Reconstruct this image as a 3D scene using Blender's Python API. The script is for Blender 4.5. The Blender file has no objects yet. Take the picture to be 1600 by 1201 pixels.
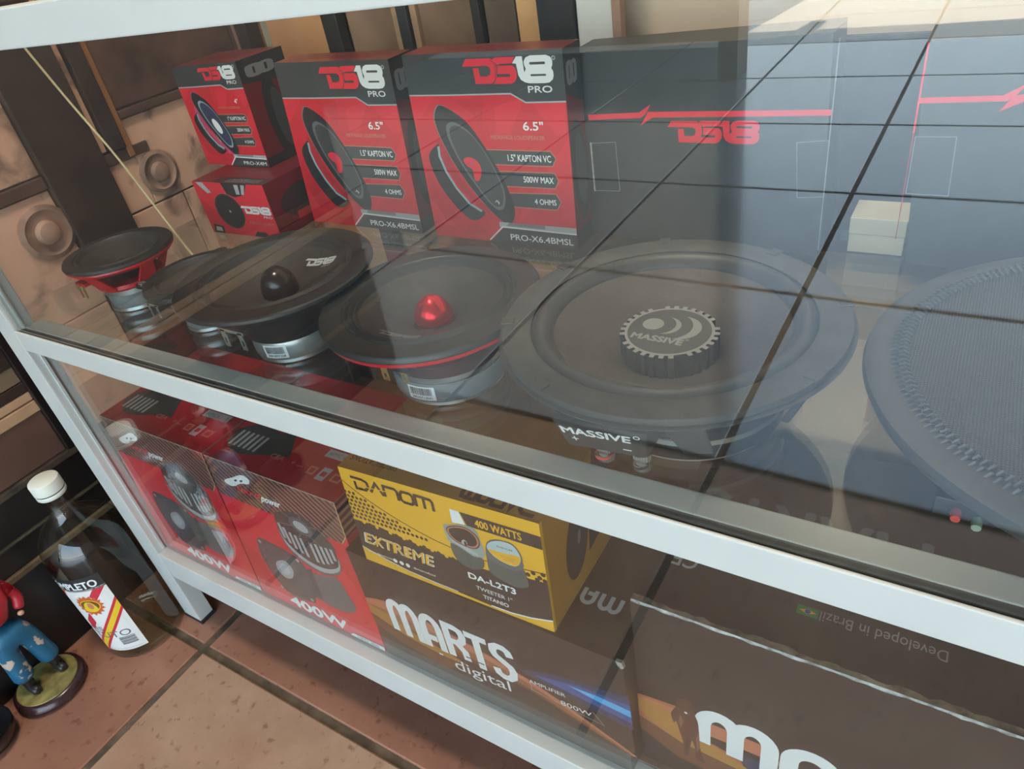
import bpy, bmesh, math, random
from mathutils import Vector, Matrix
from mathutils.geometry import tessellate_polygon
random.seed(7)
sc = bpy.context.scene
COL = sc.collection
R = math.radians
# ------------------------------------------------------------------ camera, sky, sun, exposure
cd = bpy.data.cameras.new('camera'); cam = bpy.data.objects.new('camera', cd); COL.objects.link(cam)
cd.sensor_fit = 'HORIZONTAL'; cd.sensor_width = 36.0; cd.lens = 1120.0/1600*36; cd.clip_start = 0.02
CX = Vector((0.84977852, 0.50529756, -0.15016939)); CY = Vector((0.19088126, -0.56050398, -0.80585336)); CZ = Vector((-0.49136628, 0.65613235, -0.57275608))
mw = Matrix.Identity(4)
for i in range(3):
    mw[i][0] = CX[i]; mw[i][1] = -CY[i]; mw[i][2] = -CZ[i]
mw[0][3], mw[1][3], mw[2][3] = 0.0, -0.30, 0.3484
cam.matrix_world = mw
sc.camera = cam
w = bpy.data.worlds.new('world'); sc.world = w; w.use_nodes = True
nt = w.node_tree; nt.nodes.clear()
tc = nt.nodes.new('ShaderNodeTexCoord'); sp = nt.nodes.new('ShaderNodeSeparateXYZ'); rp = nt.nodes.new('ShaderNodeValToRGB')
bg = nt.nodes.new('ShaderNodeBackground'); ow = nt.nodes.new('ShaderNodeOutputWorld')
rp.color_ramp.elements[0].position = 0.0; rp.color_ramp.elements[0].color = (0.84, 0.97, 1.0, 1)
rp.color_ramp.elements[1].position = 0.7; rp.color_ramp.elements[1].color = (0.45, 0.70, 1.0, 1)
nt.links.new(tc.outputs['Generated'], sp.inputs[0]); nt.links.new(sp.outputs['Z'], rp.inputs[0])
nt.links.new(rp.outputs[0], bg.inputs['Color']); nt.links.new(bg.outputs[0], ow.inputs['Surface'])
bg.inputs['Strength'].default_value = 6.3
sl = bpy.data.lights.new('sun', 'SUN'); so = bpy.data.objects.new('sun', sl); COL.objects.link(so)
sl.energy = 160.0; sl.angle = R(0.53); sl.color = (1.0, 0.93, 0.80)
so.rotation_euler = Vector((0.06, -0.40, -1.0)).to_track_quat('-Z', 'Y').to_euler()
so.location = (0, -4, 8)
ll = bpy.data.lights.new('added_fill_light', 'AREA'); lo = bpy.data.objects.new('added_fill_light', ll); COL.objects.link(lo)  # added warm fill light for left wall, floor and cartons; source unseen
ll.shape = 'DISK'; ll.size = 0.34; ll.energy = 34.0; ll.color = (1.0, 0.84, 0.68); lo.location = (-0.45, -0.08, 1.925)
sc.view_settings.view_transform = 'Standard'; sc.view_settings.look = 'None'
sc.view_settings.gamma = 1.0; sc.view_settings.exposure = 0.0; sc.view_settings.use_curve_mapping = False
sc.cycles.max_bounces = 10; sc.cycles.transparent_max_bounces = 24; sc.cycles.glossy_bounces = 5; sc.cycles.diffuse_bounces = 5
sc.cycles.caustics_reflective = False; sc.cycles.caustics_refractive = False
sc.cycles.sample_clamp_indirect = 6.0

# ------------------------------------------------------------------ materials
MATS = {}
def mat(name, col, rough=0.5, metal=0.0, spec=0.5, var=0.0, vscale=30.0, bump=0.0, bscale=200.0, coat=0.0, dark=None):
    if name in MATS: return MATS[name]
    m = bpy.data.materials.new(name); m.use_nodes = True; n = m.node_tree; L = n.links
    b = n.nodes['Principled BSDF']
    b.inputs['Base Color'].default_value = (*col, 1); b.inputs['Roughness'].default_value = rough
    b.inputs['Metallic'].default_value = metal; b.inputs['Specular IOR Level'].default_value = spec
    b.inputs['Coat Weight'].default_value = coat
    t = None
    if var or bump:
        t = n.nodes.new('ShaderNodeTexCoord')
    if var:
        no = n.nodes.new('ShaderNodeTexNoise'); no.inputs['Scale'].default_value = vscale; no.inputs['Detail'].default_value = 5
        cr = n.nodes.new('ShaderNodeValToRGB')
        d = dark or tuple(c*(1-var) for c in col); l = tuple(min(1, c*(1+var*0.6)) for c in col)
        cr.color_ramp.elements[0].position = 0.32; cr.color_ramp.elements[0].color = (*d, 1)
        cr.color_ramp.elements[1].position = 0.68; cr.color_ramp.elements[1].color = (*l, 1)
        L.new(t.outputs['Object'], no.inputs['Vector']); L.new(no.outputs['Fac'], cr.inputs[0]); L.new(cr.outputs[0], b.inputs['Base Color'])
    if bump:
        nb = n.nodes.new('ShaderNodeTexNoise'); nb.inputs['Scale'].default_value = bscale; nb.inputs['Detail'].default_value = 3
        bp = n.nodes.new('ShaderNodeBump'); bp.inputs['Strength'].default_value = bump; bp.inputs['Distance'].default_value = 0.002
        L.new(t.outputs['Object'], nb.inputs['Vector']); L.new(nb.outputs['Fac'], bp.inputs['Height']); L.new(bp.outputs[0], b.inputs['Normal'])
    MATS[name] = m
    return m

def glass_mat(name, r0, tint, rough=0.0, dust=0.0):
    """thin pane: Schlick mix of a mirror and a clear transparent, plus a little dust on the surface"""
    m = bpy.data.materials.new(name); m.use_nodes = True; n = m.node_tree; L = n.links; n.nodes.clear()
    g = n.nodes.new('ShaderNodeNewGeometry'); dt = n.nodes.new('ShaderNodeVectorMath'); dt.operation = 'DOT_PRODUCT'
    L.new(g.outputs['Incoming'], dt.inputs[0]); L.new(g.outputs['Normal'], dt.inputs[1])
    def mth(op, a, b=None):
        x = n.nodes.new('ShaderNodeMath'); x.operation = op
        if hasattr(a, 'is_linked'): L.new(a, x.inputs[0])
        else: x.inputs[0].default_value = a
        if b is not None:
            if hasattr(b, 'is_linked'): L.new(b, x.inputs[1])
            else: x.inputs[1].default_value = b
        return x.outputs[0]
    c = mth('ABSOLUTE', dt.outputs['Value']); k = mth('SUBTRACT', 1.0, c); p = mth('POWER', k, 5.0)
    f = mth('ADD', mth('MULTIPLY', p, 1.0-r0), r0)
    tr = n.nodes.new('ShaderNodeBsdfTransparent'); tr.inputs[0].default_value = (*tint, 1)
    gl = n.nodes.new('ShaderNodeBsdfGlossy'); gl.inputs['Roughness'].default_value = rough; gl.inputs['Color'].default_value = (1, 1, 1, 1)
    mx = n.nodes.new('ShaderNodeMixShader'); L.new(f, mx.inputs[0]); L.new(tr.outputs[0], mx.inputs[1]); L.new(gl.outputs[0], mx.inputs[2])
    out = n.nodes.new('ShaderNodeOutputMaterial')
    res = mx.outputs[0]
    if dust:
        df = n.nodes.new('ShaderNodeBsdfDiffuse'); df.inputs[0].default_value = (0.75, 0.78, 0.78, 1)
        t = n.nodes.new('ShaderNodeTexCoord'); no = n.nodes.new('ShaderNodeTexNoise'); no.inputs['Scale'].default_value = 6; no.inputs['Detail'].default_value = 6
        L.new(t.outputs['Object'], no.inputs['Vector'])
        fa = mth('MULTIPLY', no.outputs['Fac'], dust)
        m2 = n.nodes.new('ShaderNodeMixShader'); L.new(fa, m2.inputs[0]); L.new(res, m2.inputs[1]); L.new(df.outputs[0], m2.inputs[2]); res = m2.outputs[0]
    L.new(res, out.inputs['Surface'])
    MATS[name] = m
    return m

FRAME = mat('white_aluminium', (0.55, 0.59, 0.57), 0.35, var=0.04, vscale=12)
GASKET = mat('grey_gasket', (0.07, 0.085, 0.085), 0.6, var=0.3, vscale=60)
RUBBER = mat('black_rubber', (0.015, 0.015, 0.016), 0.6)
PANE = glass_mat('clear_pane', 0.066, (0.97, 0.985, 0.975), 0.0, 0.006)
SHELF = glass_mat('shelf_glass', 0.075, (0.93, 0.96, 0.94), 0.004, 0.02)
BOTTLE = glass_mat('bottle_glass', 0.06, (0.90, 0.92, 0.88))
RED = mat('print_red', (0.60, 0.020, 0.035), 0.32)
RED2 = mat('print_bright_red', (0.72, 0.03, 0.05), 0.32)
RED3 = mat('print_dull_red', (0.42, 0.022, 0.035), 0.32)
REDA = mat('print_red_light', (0.68, 0.026, 0.045), 0.32); REDB_ = mat('print_red_deep', (0.52, 0.02, 0.034), 0.32)
DKRED = mat('print_dark_red', (0.16, 0.010, 0.016), 0.35)
BLK = mat('print_black', (0.022, 0.024, 0.026), 0.35)
BLK2 = mat('print_soft_black', (0.05, 0.055, 0.058), 0.35)
WHT = mat('print_white', (0.80, 0.83, 0.83), 0.4)
GRY = mat('print_grey', (0.42, 0.44, 0.46), 0.4)
DGRY = mat('print_dark_grey', (0.12, 0.13, 0.14), 0.4)
MGRY = mat('print_mid_grey', (0.22, 0.22, 0.23), 0.4)
STEEL = mat('print_steel_blue', (0.30, 0.42, 0.46), 0.35)
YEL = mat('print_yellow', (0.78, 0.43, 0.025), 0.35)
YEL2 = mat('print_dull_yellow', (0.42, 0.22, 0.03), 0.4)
BRN = mat('print_brown_black', (0.042, 0.030, 0.028), 0.3)
ORG = mat('print_orange', (0.42, 0.14, 0.075), 0.35)
ORG2 = mat('print_amber', (0.42, 0.20, 0.045), 0.35)
ORG3 = mat('print_umber', (0.16, 0.062, 0.03), 0.35)
SALMON = mat('print_salmon', (0.50, 0.19, 0.12), 0.35)
BLUE1 = mat('print_blue_1', (0.035, 0.045, 0.10), 0.35)
BLUE2 = mat('print_blue_2', (0.04, 0.09, 0.28), 0.35)
BLUE3 = mat('print_blue_3', (0.08, 0.42, 0.78), 0.35)
PINK = mat('print_magenta', (0.55, 0.06, 0.17), 0.35)
GREEN = mat('print_green', (0.03, 0.20, 0.05), 0.4)
CREAM = mat('print_cream', (0.60, 0.45, 0.20), 0.4)
PEEL = mat('bare_card_edge', (0.40, 0.37, 0.30), 0.6, var=0.4, vscale=150)
CARD = mat('brown_cardboard', (0.30, 0.18, 0.10), 0.7, var=0.15, vscale=20)

# ------------------------------------------------------------------ mesh helpers
def link(name, me, parent=None):
    o = bpy.data.objects.new(name, me); COL.objects.link(o)
    if parent is not None: o.parent = parent
    return o
def obj(name, bm, m, parent=None, smooth=False, bevel=0.0, loc=None):
    bmesh.ops.recalc_face_normals(bm, faces=bm.faces)
    if bevel:
        es = [e for e in bm.edges if len(e.link_faces) == 2 and e.calc_face_angle(0) > 0.5]
        bmesh.ops.bevel(bm, geom=es, offset=bevel, segments=2, affect='EDGES', profile=0.6)
    me = bpy.data.meshes.new(name); bm.to_mesh(me); bm.free()
    for mm in (m if isinstance(m, (list, tuple)) else [m]): me.materials.append(mm)
    if smooth:
        me.shade_smooth()
        try: me.set_sharp_from_angle(angle=R(38))
        except Exception: pass
    o = link(name, me, parent)
    if loc is not None: o.location = loc
    return o
def thing(name, label, cat, loc=(0, 0, 0), group=None, rot=0.0):
    o = bpy.data.objects.new(name, None); COL.objects.link(o); o.location = loc; o.rotation_euler = (0, 0, rot)
    o.empty_display_size = 0.02
    o['label'] = label; o['category'] = cat
    if group: o['group'] = group
    return o
def tag(o, label, cat, group=None):
    o['label'] = label; o['category'] = cat
    if group: o['group'] = group
    return o
def structure(o): o['kind'] = 'structure'; return o
def box(bm, x0, x1, y0, y1, z0, z1):
    vs = [bm.verts.new(p) for p in ((x0,y0,z0),(x1,y0,z0),(x1,y1,z0),(x0,y1,z0),(x0,y0,z1),(x1,y0,z1),(x1,y1,z1),(x0,y1,z1))]
    for f in ((0,3,2,1),(4,5,6,7),(0,1,5,4),(1,2,6,5),(2,3,7,6),(3,0,4,7)): bm.faces.new([vs[i] for i in f])
    return vs
def bx(*a):
    bm = bmesh.new(); box(bm, *a); return bm
def hexa(pts):
    bm = bmesh.new(); vs = [bm.verts.new(p) for p in pts]
    for f in ((0,3,2,1),(4,5,6,7),(0,1,5,4),(1,2,6,5),(2,3,7,6),(3,0,4,7)): bm.faces.new([vs[i] for i in f])
    return bm
def lathe(profile, segs=48, cx=0, cy=0, closed=False, bm=None, sx=1.0, sy=1.0):
    bm = bm or bmesh.new(); rings = []
    for r, z in profile:
        if r < 1e-6: rings.append([bm.verts.new((cx, cy, z))])
        else: rings.append([bm.verts.new((cx+sx*r*math.cos(2*math.pi*i/segs), cy+sy*r*math.sin(2*math.pi*i/segs), z)) for i in range(segs)])
    n = len(rings); pairs = [(i, i+1) for i in range(n-1)] + ([(n-1, 0)] if closed else [])
    for a, b in pairs:
        A, B = rings[a], rings[b]
        for i in range(segs):
            j = (i+1) % segs
            if len(A) == 1 and len(B) == 1: continue
            if len(A) == 1: bm.faces.new((A[0], B[i], B[j]))
            elif len(B) == 1: bm.faces.new((A[i], A[j], B[0]))
            else: bm.faces.new((A[i], A[j], B[j], B[i]))
    return bm
def tube(pts, rad, segs=8, bm=None):
    bm = bm or bmesh.new(); pts = [Vector(p) for p in pts]; n = len(pts); rings = []
    rr = rad if isinstance(rad, (list, tuple)) else [rad]*n
    up = Vector((0, 0, 1))
    for i, p in enumerate(pts):
        d = (pts[min(i+1, n-1)]-pts[max(i-1, 0)]).normalized()
        a = d.cross(up)
        if a.length < 1e-3: a = d.cross(Vector((0, 1, 0)))
        a.normalize(); b = d.cross(a)
        rings.append([bm.verts.new(p+rr[i]*(a*math.cos(2*math.pi*k/segs)+b*math.sin(2*math.pi*k/segs))) for k in range(segs)])
    for i in range(n-1):
        for k in range(segs):
            j = (k+1) % segs
            bm.faces.new((rings[i][k], rings[i][j], rings[i+1][j], rings[i+1][k]))
    bm.faces.new(rings[0][::-1]); bm.faces.new(rings[-1])
    return bm
def prism(poly, z0, z1, bm=None, xf=None):
    bm = bm or bmesh.new(); xf = xf or (lambda p: p)
    tris = tessellate_polygon([[Vector((x, y, 0)) for x, y in poly]])
    lo = [bm.verts.new(xf((x, y, z0))) for x, y in poly]; hi = [bm.verts.new(xf((x, y, z1))) for x, y in poly]
    for t in tris:
        bm.faces.new([hi[i] for i in t]); bm.faces.new([lo[i] for i in t][::-1])
    n = len(poly)
    for i in range(n):
        j = (i+1) % n; bm.faces.new((lo[i], lo[j], hi[j], hi[i]))
    return bm
def spline(pts, n=8):
    P = [Vector(p) for p in pts]; out = []
    for i in range(len(P)-1):
        a, b, c, d = P[max(i-1, 0)], P[i], P[i+1], P[min(i+2, len(P)-1)]
        for k in range(n):
            t = k/n
            out.append(0.5*((2*b)+(c-a)*t+(2*a-5*b+4*c-d)*t*t+(3*b-a-3*c+d)*t**3))
    out.append(P[-1]); return out
def cspline(pts, n=4):
    """closed smooth 2D outline"""
    P = [Vector((p[0], p[1])) for p in pts]; m = len(P); out = []
    for i in range(m):
        a, b, c, d = P[i-1], P[i], P[(i+1) % m], P[(i+2) % m]
        for k in range(n):
            t = k/n
            q = 0.5*((2*b)+(c-a)*t+(2*a-5*b+4*c-d)*t*t+(3*b-a-3*c+d)*t**3); out.append((q.x, q.y))
    return out

# ------------------------------------------------------------------ flat print on faces
TXT = {}
def glyphs(s, bold):
    k = (s, bold)
    if k in TXT: return TXT[k]
    cu = bpy.data.curves.new('t', 'FONT'); cu.body = s; cu.size = 1.0; cu.resolution_u = 3; cu.offset = bold; cu.fill_mode = 'FRONT'
    if bold: cu.space_character = 1.0+bold*1.6
    o = bpy.data.objects.new('t', cu); COL.objects.link(o)
    dg = bpy.context.evaluated_depsgraph_get(); ev = o.evaluated_get(dg); me = ev.to_mesh()
    vs = [(v.co.x, v.co.y) for v in me.vertices]; fs = [tuple(p.vertices) for p in me.polygons]
    ev.to_mesh_clear(); bpy.data.objects.remove(o); bpy.data.curves.remove(cu)
    x0 = min(v[0] for v in vs); x1 = max(v[0] for v in vs); y0 = min(v[1] for v in vs); y1 = max(v[1] for v in vs)
    TXT[k] = ([((x-x0)/(x1-x0), (y-y0)/(y1-y0)) for x, y in vs], fs)
    return TXT[k]
class Face:
    """a printed face: unit square mapped onto four corners (BL, BR, TR, TL) or through a function"""
    def __init__(s, BL=None, BR=None, TR=None, TL=None, fn=None, size=None, step=0.00002, cuts=None):
        s.bm = bmesh.new(); s.mats = []; s.step = step; s.cuts = cuts
        if fn: s.fn = fn; s.w, s.h = size
        else:
            a, b, c, d = Vector(BL), Vector(BR), Vector(TR), Vector(TL)
            s.w = ((b-a).length+(c-d).length)/2; s.h = ((d-a).length+(c-b).length)/2
            nn = (b-a).cross(d-a).normalized()
            s.fn = lambda u, v, o: (a*(1-u)+b*u)*(1-v)+(d*(1-u)+c*u)*v+nn*o
        s.layer = 1
    def mi(s, m):
        if m not in s.mats: s.mats.append(m)
        return s.mats.index(m)
    def raw(s, vs, fs, m, layer):
        i = s.mi(m); tmp = bmesh.new(); V = [tmp.verts.new((x, y, 0)) for x, y in vs]
        for f in fs:
            try: tmp.faces.new([V[k] for k in f])
            except ValueError: pass
        if s.cuts:
            for c in s.cuts:
                bmesh.ops.bisect_plane(tmp, geom=tmp.verts[:]+tmp.edges[:]+tmp.faces[:], plane_co=(c, 0, 0), plane_no=(1, 0, 0))
        tmp.verts.index_update()
        W = [s.bm.verts.new(s.fn(v.co.x, v.co.y, layer*s.step)) for v in tmp.verts]
        for f in tmp.faces:
            try: g = s.bm.faces.new([W[v.index] for v in f.verts]); g.material_index = i
            except ValueError: pass
        tmp.free()
    def poly(s, pts, m, layer=None, holes=()):
        if layer is None: s.layer += 1; layer = s.layer
        loops = [[Vector((x, y, 0)) for x, y in pts]]+[[Vector((x, y, 0)) for x, y in h] for h in holes]
        flat = [(p.x, p.y) for l in loops for p in l]
        s.raw(flat, [tuple(t) for t in tessellate_polygon(loops)], m, layer)
    def rect(s, u0, v0, u1, v1, m, layer=None): s.poly([(u0, v0), (u1, v0), (u1, v1), (u0, v1)], m, layer)
    def ell(s, cu, cv, ru, rv, m, rot=0.0, n=28, layer=None, inner=None):
        """ru, rv in metres; rot in degrees"""
        def ring(k):
            o = []
            for i in range(n):
                t = 2*math.pi*i/n; x = ru*k*math.cos(t); y = rv*k*math.sin(t); c, d = math.cos(R(rot)), math.sin(R(rot))
                o.append((cu+(x*c-y*d)/s.w, cv+(x*d+y*c)/s.h))
            return o
        s.poly(ring(1), m, layer, holes=[ring(inner)[::-1]] if inner else ())
    def stroke(s, pts, width, m, layer=None, closed=False):
        """width in metres, mitred"""
        P = [Vector((x*s.w, y*s.h)) for x, y in pts]; n = len(P); L, Rr = [], []
        for i, p in enumerate(P):
            a = P[i-1] if (i or closed) else None; b = P[(i+1) % n] if (i < n-1 or closed) else None
            d1 = (p-a).normalized() if a is not None else None; d2 = (b-p).normalized() if b is not None else None
            if d1 is None: d1 = d2
            if d2 is None: d2 = d1
            n1 = Vector((-d1.y, d1.x)); n2 = Vector((-d2.y, d2.x)); mm = n1+n2
            if mm.length < 0.3: mm = n1
            mm.normalize(); k = width/2/max(0.45, mm.dot(n1))
            L.append(p+mm*k); Rr.append(p-mm*k)
        vs = [(q.x/s.w, q.y/s.h) for q in L+Rr]
        if layer is None: s.layer += 1; layer = s.layer
        fs = [(i, (i+1) % n, n+(i+1) % n, n+i) for i in range(n if closed else n-1)]
        s.raw(vs, fs, m, layer)
    def text(s, t, u0, v0, u1, v1, m, bold=0.0, shear=0.0, flip=False, layer=None, slope=0.0):
        vs, fs = glyphs(t, 0.0)
        bw = abs(bold)*0.9
        if layer is None: s.layer += 1; layer = s.layer
        asp = (v1-v0)*s.h/max(1e-6, (u1-u0)*s.w)     # height of the line in units of its width
        for kk, (dx, dy) in enumerate(((0, 0),) if bold <= 0 else ((-bw, 0), (bw, 0), (0, -bw), (0, bw))):
            out = []
            for x, y in vs:
                x = (x+dx*asp); y = y*(1-2*bw*(bold > 0))+bw*(bold > 0)+dy
                if flip: x, y = 1-x, 1-y
                out.append((u0+(u1-u0)*x+shear*(y-0.5)*(v1-v0)*s.h/s.w, v0+(v1-v0)*y+slope*x*(v1-v0)))
            s.raw(out, fs, m, layer+0.22*kk)
    def place(s, polys, u0, v0, u1, v1, m, flip=False):
        s.layer += 1
        for kk, p in enumerate(polys):
            q = [((1-x) if flip else x, (1-y) if flip else y) for x, y in p[0]]
            hs = [[((1-x) if flip else x, (1-y) if flip else y) for x, y in h] for h in p[1:]]
            f = lambda P: [(u0+(u1-u0)*x, v0+(v1-v0)*y) for x, y in P]
            s.poly(f(q), m, s.layer+0.3*kk, holes=[f(h) for h in hs])
    def build(s, name, parent):
        me = bpy.data.meshes.new(name); s.bm.to_mesh(me); s.bm.free()
        for m in s.mats: me.materials.append(m)
        return link(name, me, parent)

# the angular two-letter two-digit sign of the speaker maker, in a unit box
def lg(pts): return [((x-290)/950.0, (410-y)/220.0) for x, y in pts]
LOGO_DS = [[lg([(290,260),(335,200),(600,200),(636,216),(656,250),(662,300),(652,352),(628,388),(600,405),(412,405),(405,275),(465,275),(474,345),(548,345),(580,334),(596,302),(588,274),(560,259)])],
           [lg([(625,216),(650,196),(862,196),(828,246),(700,248),(682,254),(668,254),(655,235)]), ],
           [lg([(672,262),(830,262),(856,282),(868,318),(864,358),(838,394),(800,408),(606,408),(634,390),(656,352),(790,352),(800,340),(790,328),(668,328),(670,300)])]]
EIGHT = [lg([(1020,190),(1180,190),(1222,206),(1238,238),(1236,268),(1222,292),(1238,315),(1240,350),(1228,380),(1195,402),(1150,408),(1000,408),(960,395),(945,350),(952,315),(968,292),(955,268),(952,235),(975,205)]),
         lg([(1014,241),(1006,251),(1014,261),(1160,261),(1168,251),(1160,241)])[::-1], lg([(1014,335),(1006,343),(1014,351),(1160,351),(1168,343),(1160,335)])[::-1]]
LOGO_18 = [[lg([(832,246),(880,194),(940,194),(946,300),(952,335),(970,350),(1000,354),(1000,408),(950,400),(905,378),(884,342),(872,250)])], EIGHT]

def carton(name, label, cat, BL, BR, TR, TL, depth, m_body, group=None, seam=True):
    """printed carton from the four corners of its front, going back in +y"""
    c = Vector(((BL[0]+BR[0])/2, BL[1]+depth/2, min(BL[2], BR[2])))
    t = thing(name, label, cat, c, group)
    P = [Vector(p)-c for p in (BL, BR, TR, TL)]
    for q in P[:2]: q.z = 0.0
    nn = (P[1]-P[0]).cross(P[3]-P[0])
    P[2].y = P[0].y-(nn.x*(P[2].x-P[0].x)+nn.z*(P[2].z-P[0].z))/nn.y   # keep the front flat
    d = Vector((0, depth, 0))
    # bottom stays flat, back face stands plumb
    bl, br, tr, tl = P; z0 = 0.0
    bl.z = br.z = z0
    yb = max(p.y for p in P)+0
    B = [Vector((p.x, depth/2, p.z)) for p in P]
    bm = hexa([bl, br, B[1], B[0], tl, tr, B[2], B[3]])
    obj('carton_body', bm, m_body, t, bevel=0.0008)
    return t, (bl, br, tr, tl), B

# ------------------------------------------------------------------ the setting
FZ = -0.58
TILE = mat('tile_terracotta', (0.27, 0.17, 0.12), 0.3)
def tile_mat(name, a, b, c, rough):
    m = bpy.data.materials.new(name); m.use_nodes = True; n = m.node_tree; L = n.links; p = n.nodes['Principled BSDF']
    t = n.nodes.new('ShaderNodeTexCoord'); oi = n.nodes.new('ShaderNodeObjectInfo')
    ad = n.nodes.new('ShaderNodeVectorMath'); ad.operation = 'ADD'; sc_ = n.nodes.new('ShaderNodeVectorMath'); sc_.operation = 'SCALE'; sc_.inputs['Scale'].default_value = 3.0
    L.new(oi.outputs['Location'], sc_.inputs[0]); L.new(t.outputs['Object'], ad.inputs[0]); L.new(sc_.outputs[0], ad.inputs[1])
    n1 = n.nodes.new('ShaderNodeTexNoise'); n1.inputs['Scale'].default_value = 7; n1.inputs['Detail'].default_value = 10; n1.inputs['Roughness'].default_value = 0.65
    n2 = n.nodes.new('ShaderNodeTexNoise'); n2.inputs['Scale'].default_value = 70; n2.inputs['Detail'].default_value = 8
    L.new(ad.outputs[0], n1.inputs['Vector']); L.new(ad.outputs[0], n2.inputs['Vector'])
    r1 = n.nodes.new('ShaderNodeValToRGB'); e = r1.color_ramp.elements
    e[0].position = 0.3; e[0].color = (*a, 1); e[1].position = 0.72; e[1].color = (*c, 1); k = e.new(0.5); k.color = (*b, 1)
    L.new(n1.outputs['Fac'], r1.inputs[0])
    r2 = n.nodes.new('ShaderNodeValToRGB'); r2.color_ramp.elements[0].position = 0.30; r2.color_ramp.elements[0].color = (0.45, 0.36, 0.32, 1); r2.color_ramp.elements[1].position = 0.40; r2.color_ramp.elements[1].color = (1, 1, 1, 1)
    L.new(n2.outputs['Fac'], r2.inputs[0])
    mx = n.nodes.new('ShaderNodeMix'); mx.data_type = 'RGBA'; mx.blend_type = 'MULTIPLY'; mx.inputs[0].default_value = 0.7
    L.new(r1.outputs[0], mx.inputs[6]); L.new(r2.outputs[0], mx.inputs[7]); L.new(mx.outputs[2], p.inputs['Base Color'])
    p.inputs['Roughness'].default_value = rough
    bp = n.nodes.new('ShaderNodeBump'); bp.inputs['Strength'].default_value = 0.12; bp.inputs['Distance'].default_value = 0.002
    L.new(n1.outputs['Fac'], bp.inputs['Height']); L.new(bp.outputs[0], p.inputs['Normal'])
    return m
T_RED = tile_mat('tile_red', (0.24, 0.115, 0.078), (0.29, 0.145, 0.097), (0.34, 0.18, 0.125), 0.32)
T_TAN = tile_mat('tile_tan', (0.30, 0.185, 0.125), (0.36, 0.235, 0.16), (0.43, 0.30, 0.215), 0.32)
T_SKY = tile_mat('tile_sky_tinted', (0.13, 0.150, 0.165), (0.16, 0.182, 0.198), (0.19, 0.212, 0.226), 0.3)  # same terracotta floor; blue grey of the reflected sky put into its colour
gp = T_SKY.node_tree.nodes['Principled BSDF']; gp.inputs['Coat Weight'].default_value = 1.0; gp.inputs['Coat Roughness'].default_value = 0.10; gp.inputs['Coat IOR'].default_value = 1.8
T_SUN = tile_mat('tile_sunlit', (0.48, 0.42, 0.35), (0.53, 0.47, 0.40), (0.58, 0.52, 0.45), 0.5)  # paler tiles: brightness of the sunlit patch put into the colour
GROUT = mat('grout', (0.115, 0.088, 0.060), 0.9, var=0.4, vscale=40)
fl = structure(obj('floor', bx(-6.0, 6.0, -6.0, 1.2, FZ-0.1, FZ-0.004), GROUT))
PX, PY = 0.608, 0.64
tms = {}
def tile_mesh(m):
    if m.name in tms: return tms[m.name]
    bm = bx(-PX/2+0.0065, PX/2-0.0065, -PY/2+0.0065, PY/2-0.0065, -0.012, 0.0)
    bmesh.ops.bevel(bm, geom=[e for e in bm.edges if all(v.co.z > -0.001 for v in e.verts)], offset=0.002, segments=1, affect='EDGES')
    bmesh.ops.recalc_face_normals(bm, faces=bm.faces)
    me = bpy.data.meshes.new('tile'); bm.to_mesh(me); bm.free(); me.materials.append(m); tms[m.name] = me
    return me
for i in range(-4, 7):
    for j in range(-9, 2):
        x = -0.909+PX*(i+0.5); y = -0.031+PY*(j+0.5)
        m = T_RED if (j >= 0 or i < 0) else T_TAN
        if j <= -2: m = T_SKY
        if j <= -7: m = T_SUN
        o = link('tile', tile_mesh(m), fl); o.location = (x, y, FZ)

ROOF = mat('roof_grey', (0.10, 0.095, 0.09), 0.8, var=0.2, vscale=4)
structure(obj('ceiling', bx(-6.0, 3.2, -3.1, 1.2, 2.0, 2.12), ROOF))
PLASTER = mat('beige_plaster', (0.74, 0.60, 0.45), 0.8, var=0.10, vscale=5)
structure(obj('wall_back', bx(-1.2, 3.0, 0.66, 0.76, FZ-0.01, 2.0), PLASTER))
DARKW = mat('dark_shop_front', (0.035, 0.036, 0.034), 0.6, var=0.3, vscale=3)
structure(obj('wall_front', bx(-6.0, -1.28, -4.12, -4.02, FZ-0.01, 2.6), DARKW))
structure(obj('trim_1', bx(-1.11, -1.02, -3.36, -3.20, FZ-0.01, 2.0), mat('dark_pillar', (0.016, 0.018, 0.018), 0.5)))
structure(obj('wall_side', bx(-6.1, -6.0, -6.0, 1.2, FZ-0.01, 2.0), DARKW))
structure(obj('wall_right', bx(3.0, 3.1, -3.1, 1.2, FZ-0.01, 2.0), mat('side_plaster', (0.35, 0.32, 0.28), 0.8, var=0.1, vscale=4)))
structure(obj('street_pavement', bx(-14, 14, -24, -6.0, FZ-0.1, FZ-0.002), mat('pale_concrete', (0.42, 0.36, 0.31), 0.85, var=0.15, vscale=1.5)))

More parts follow.
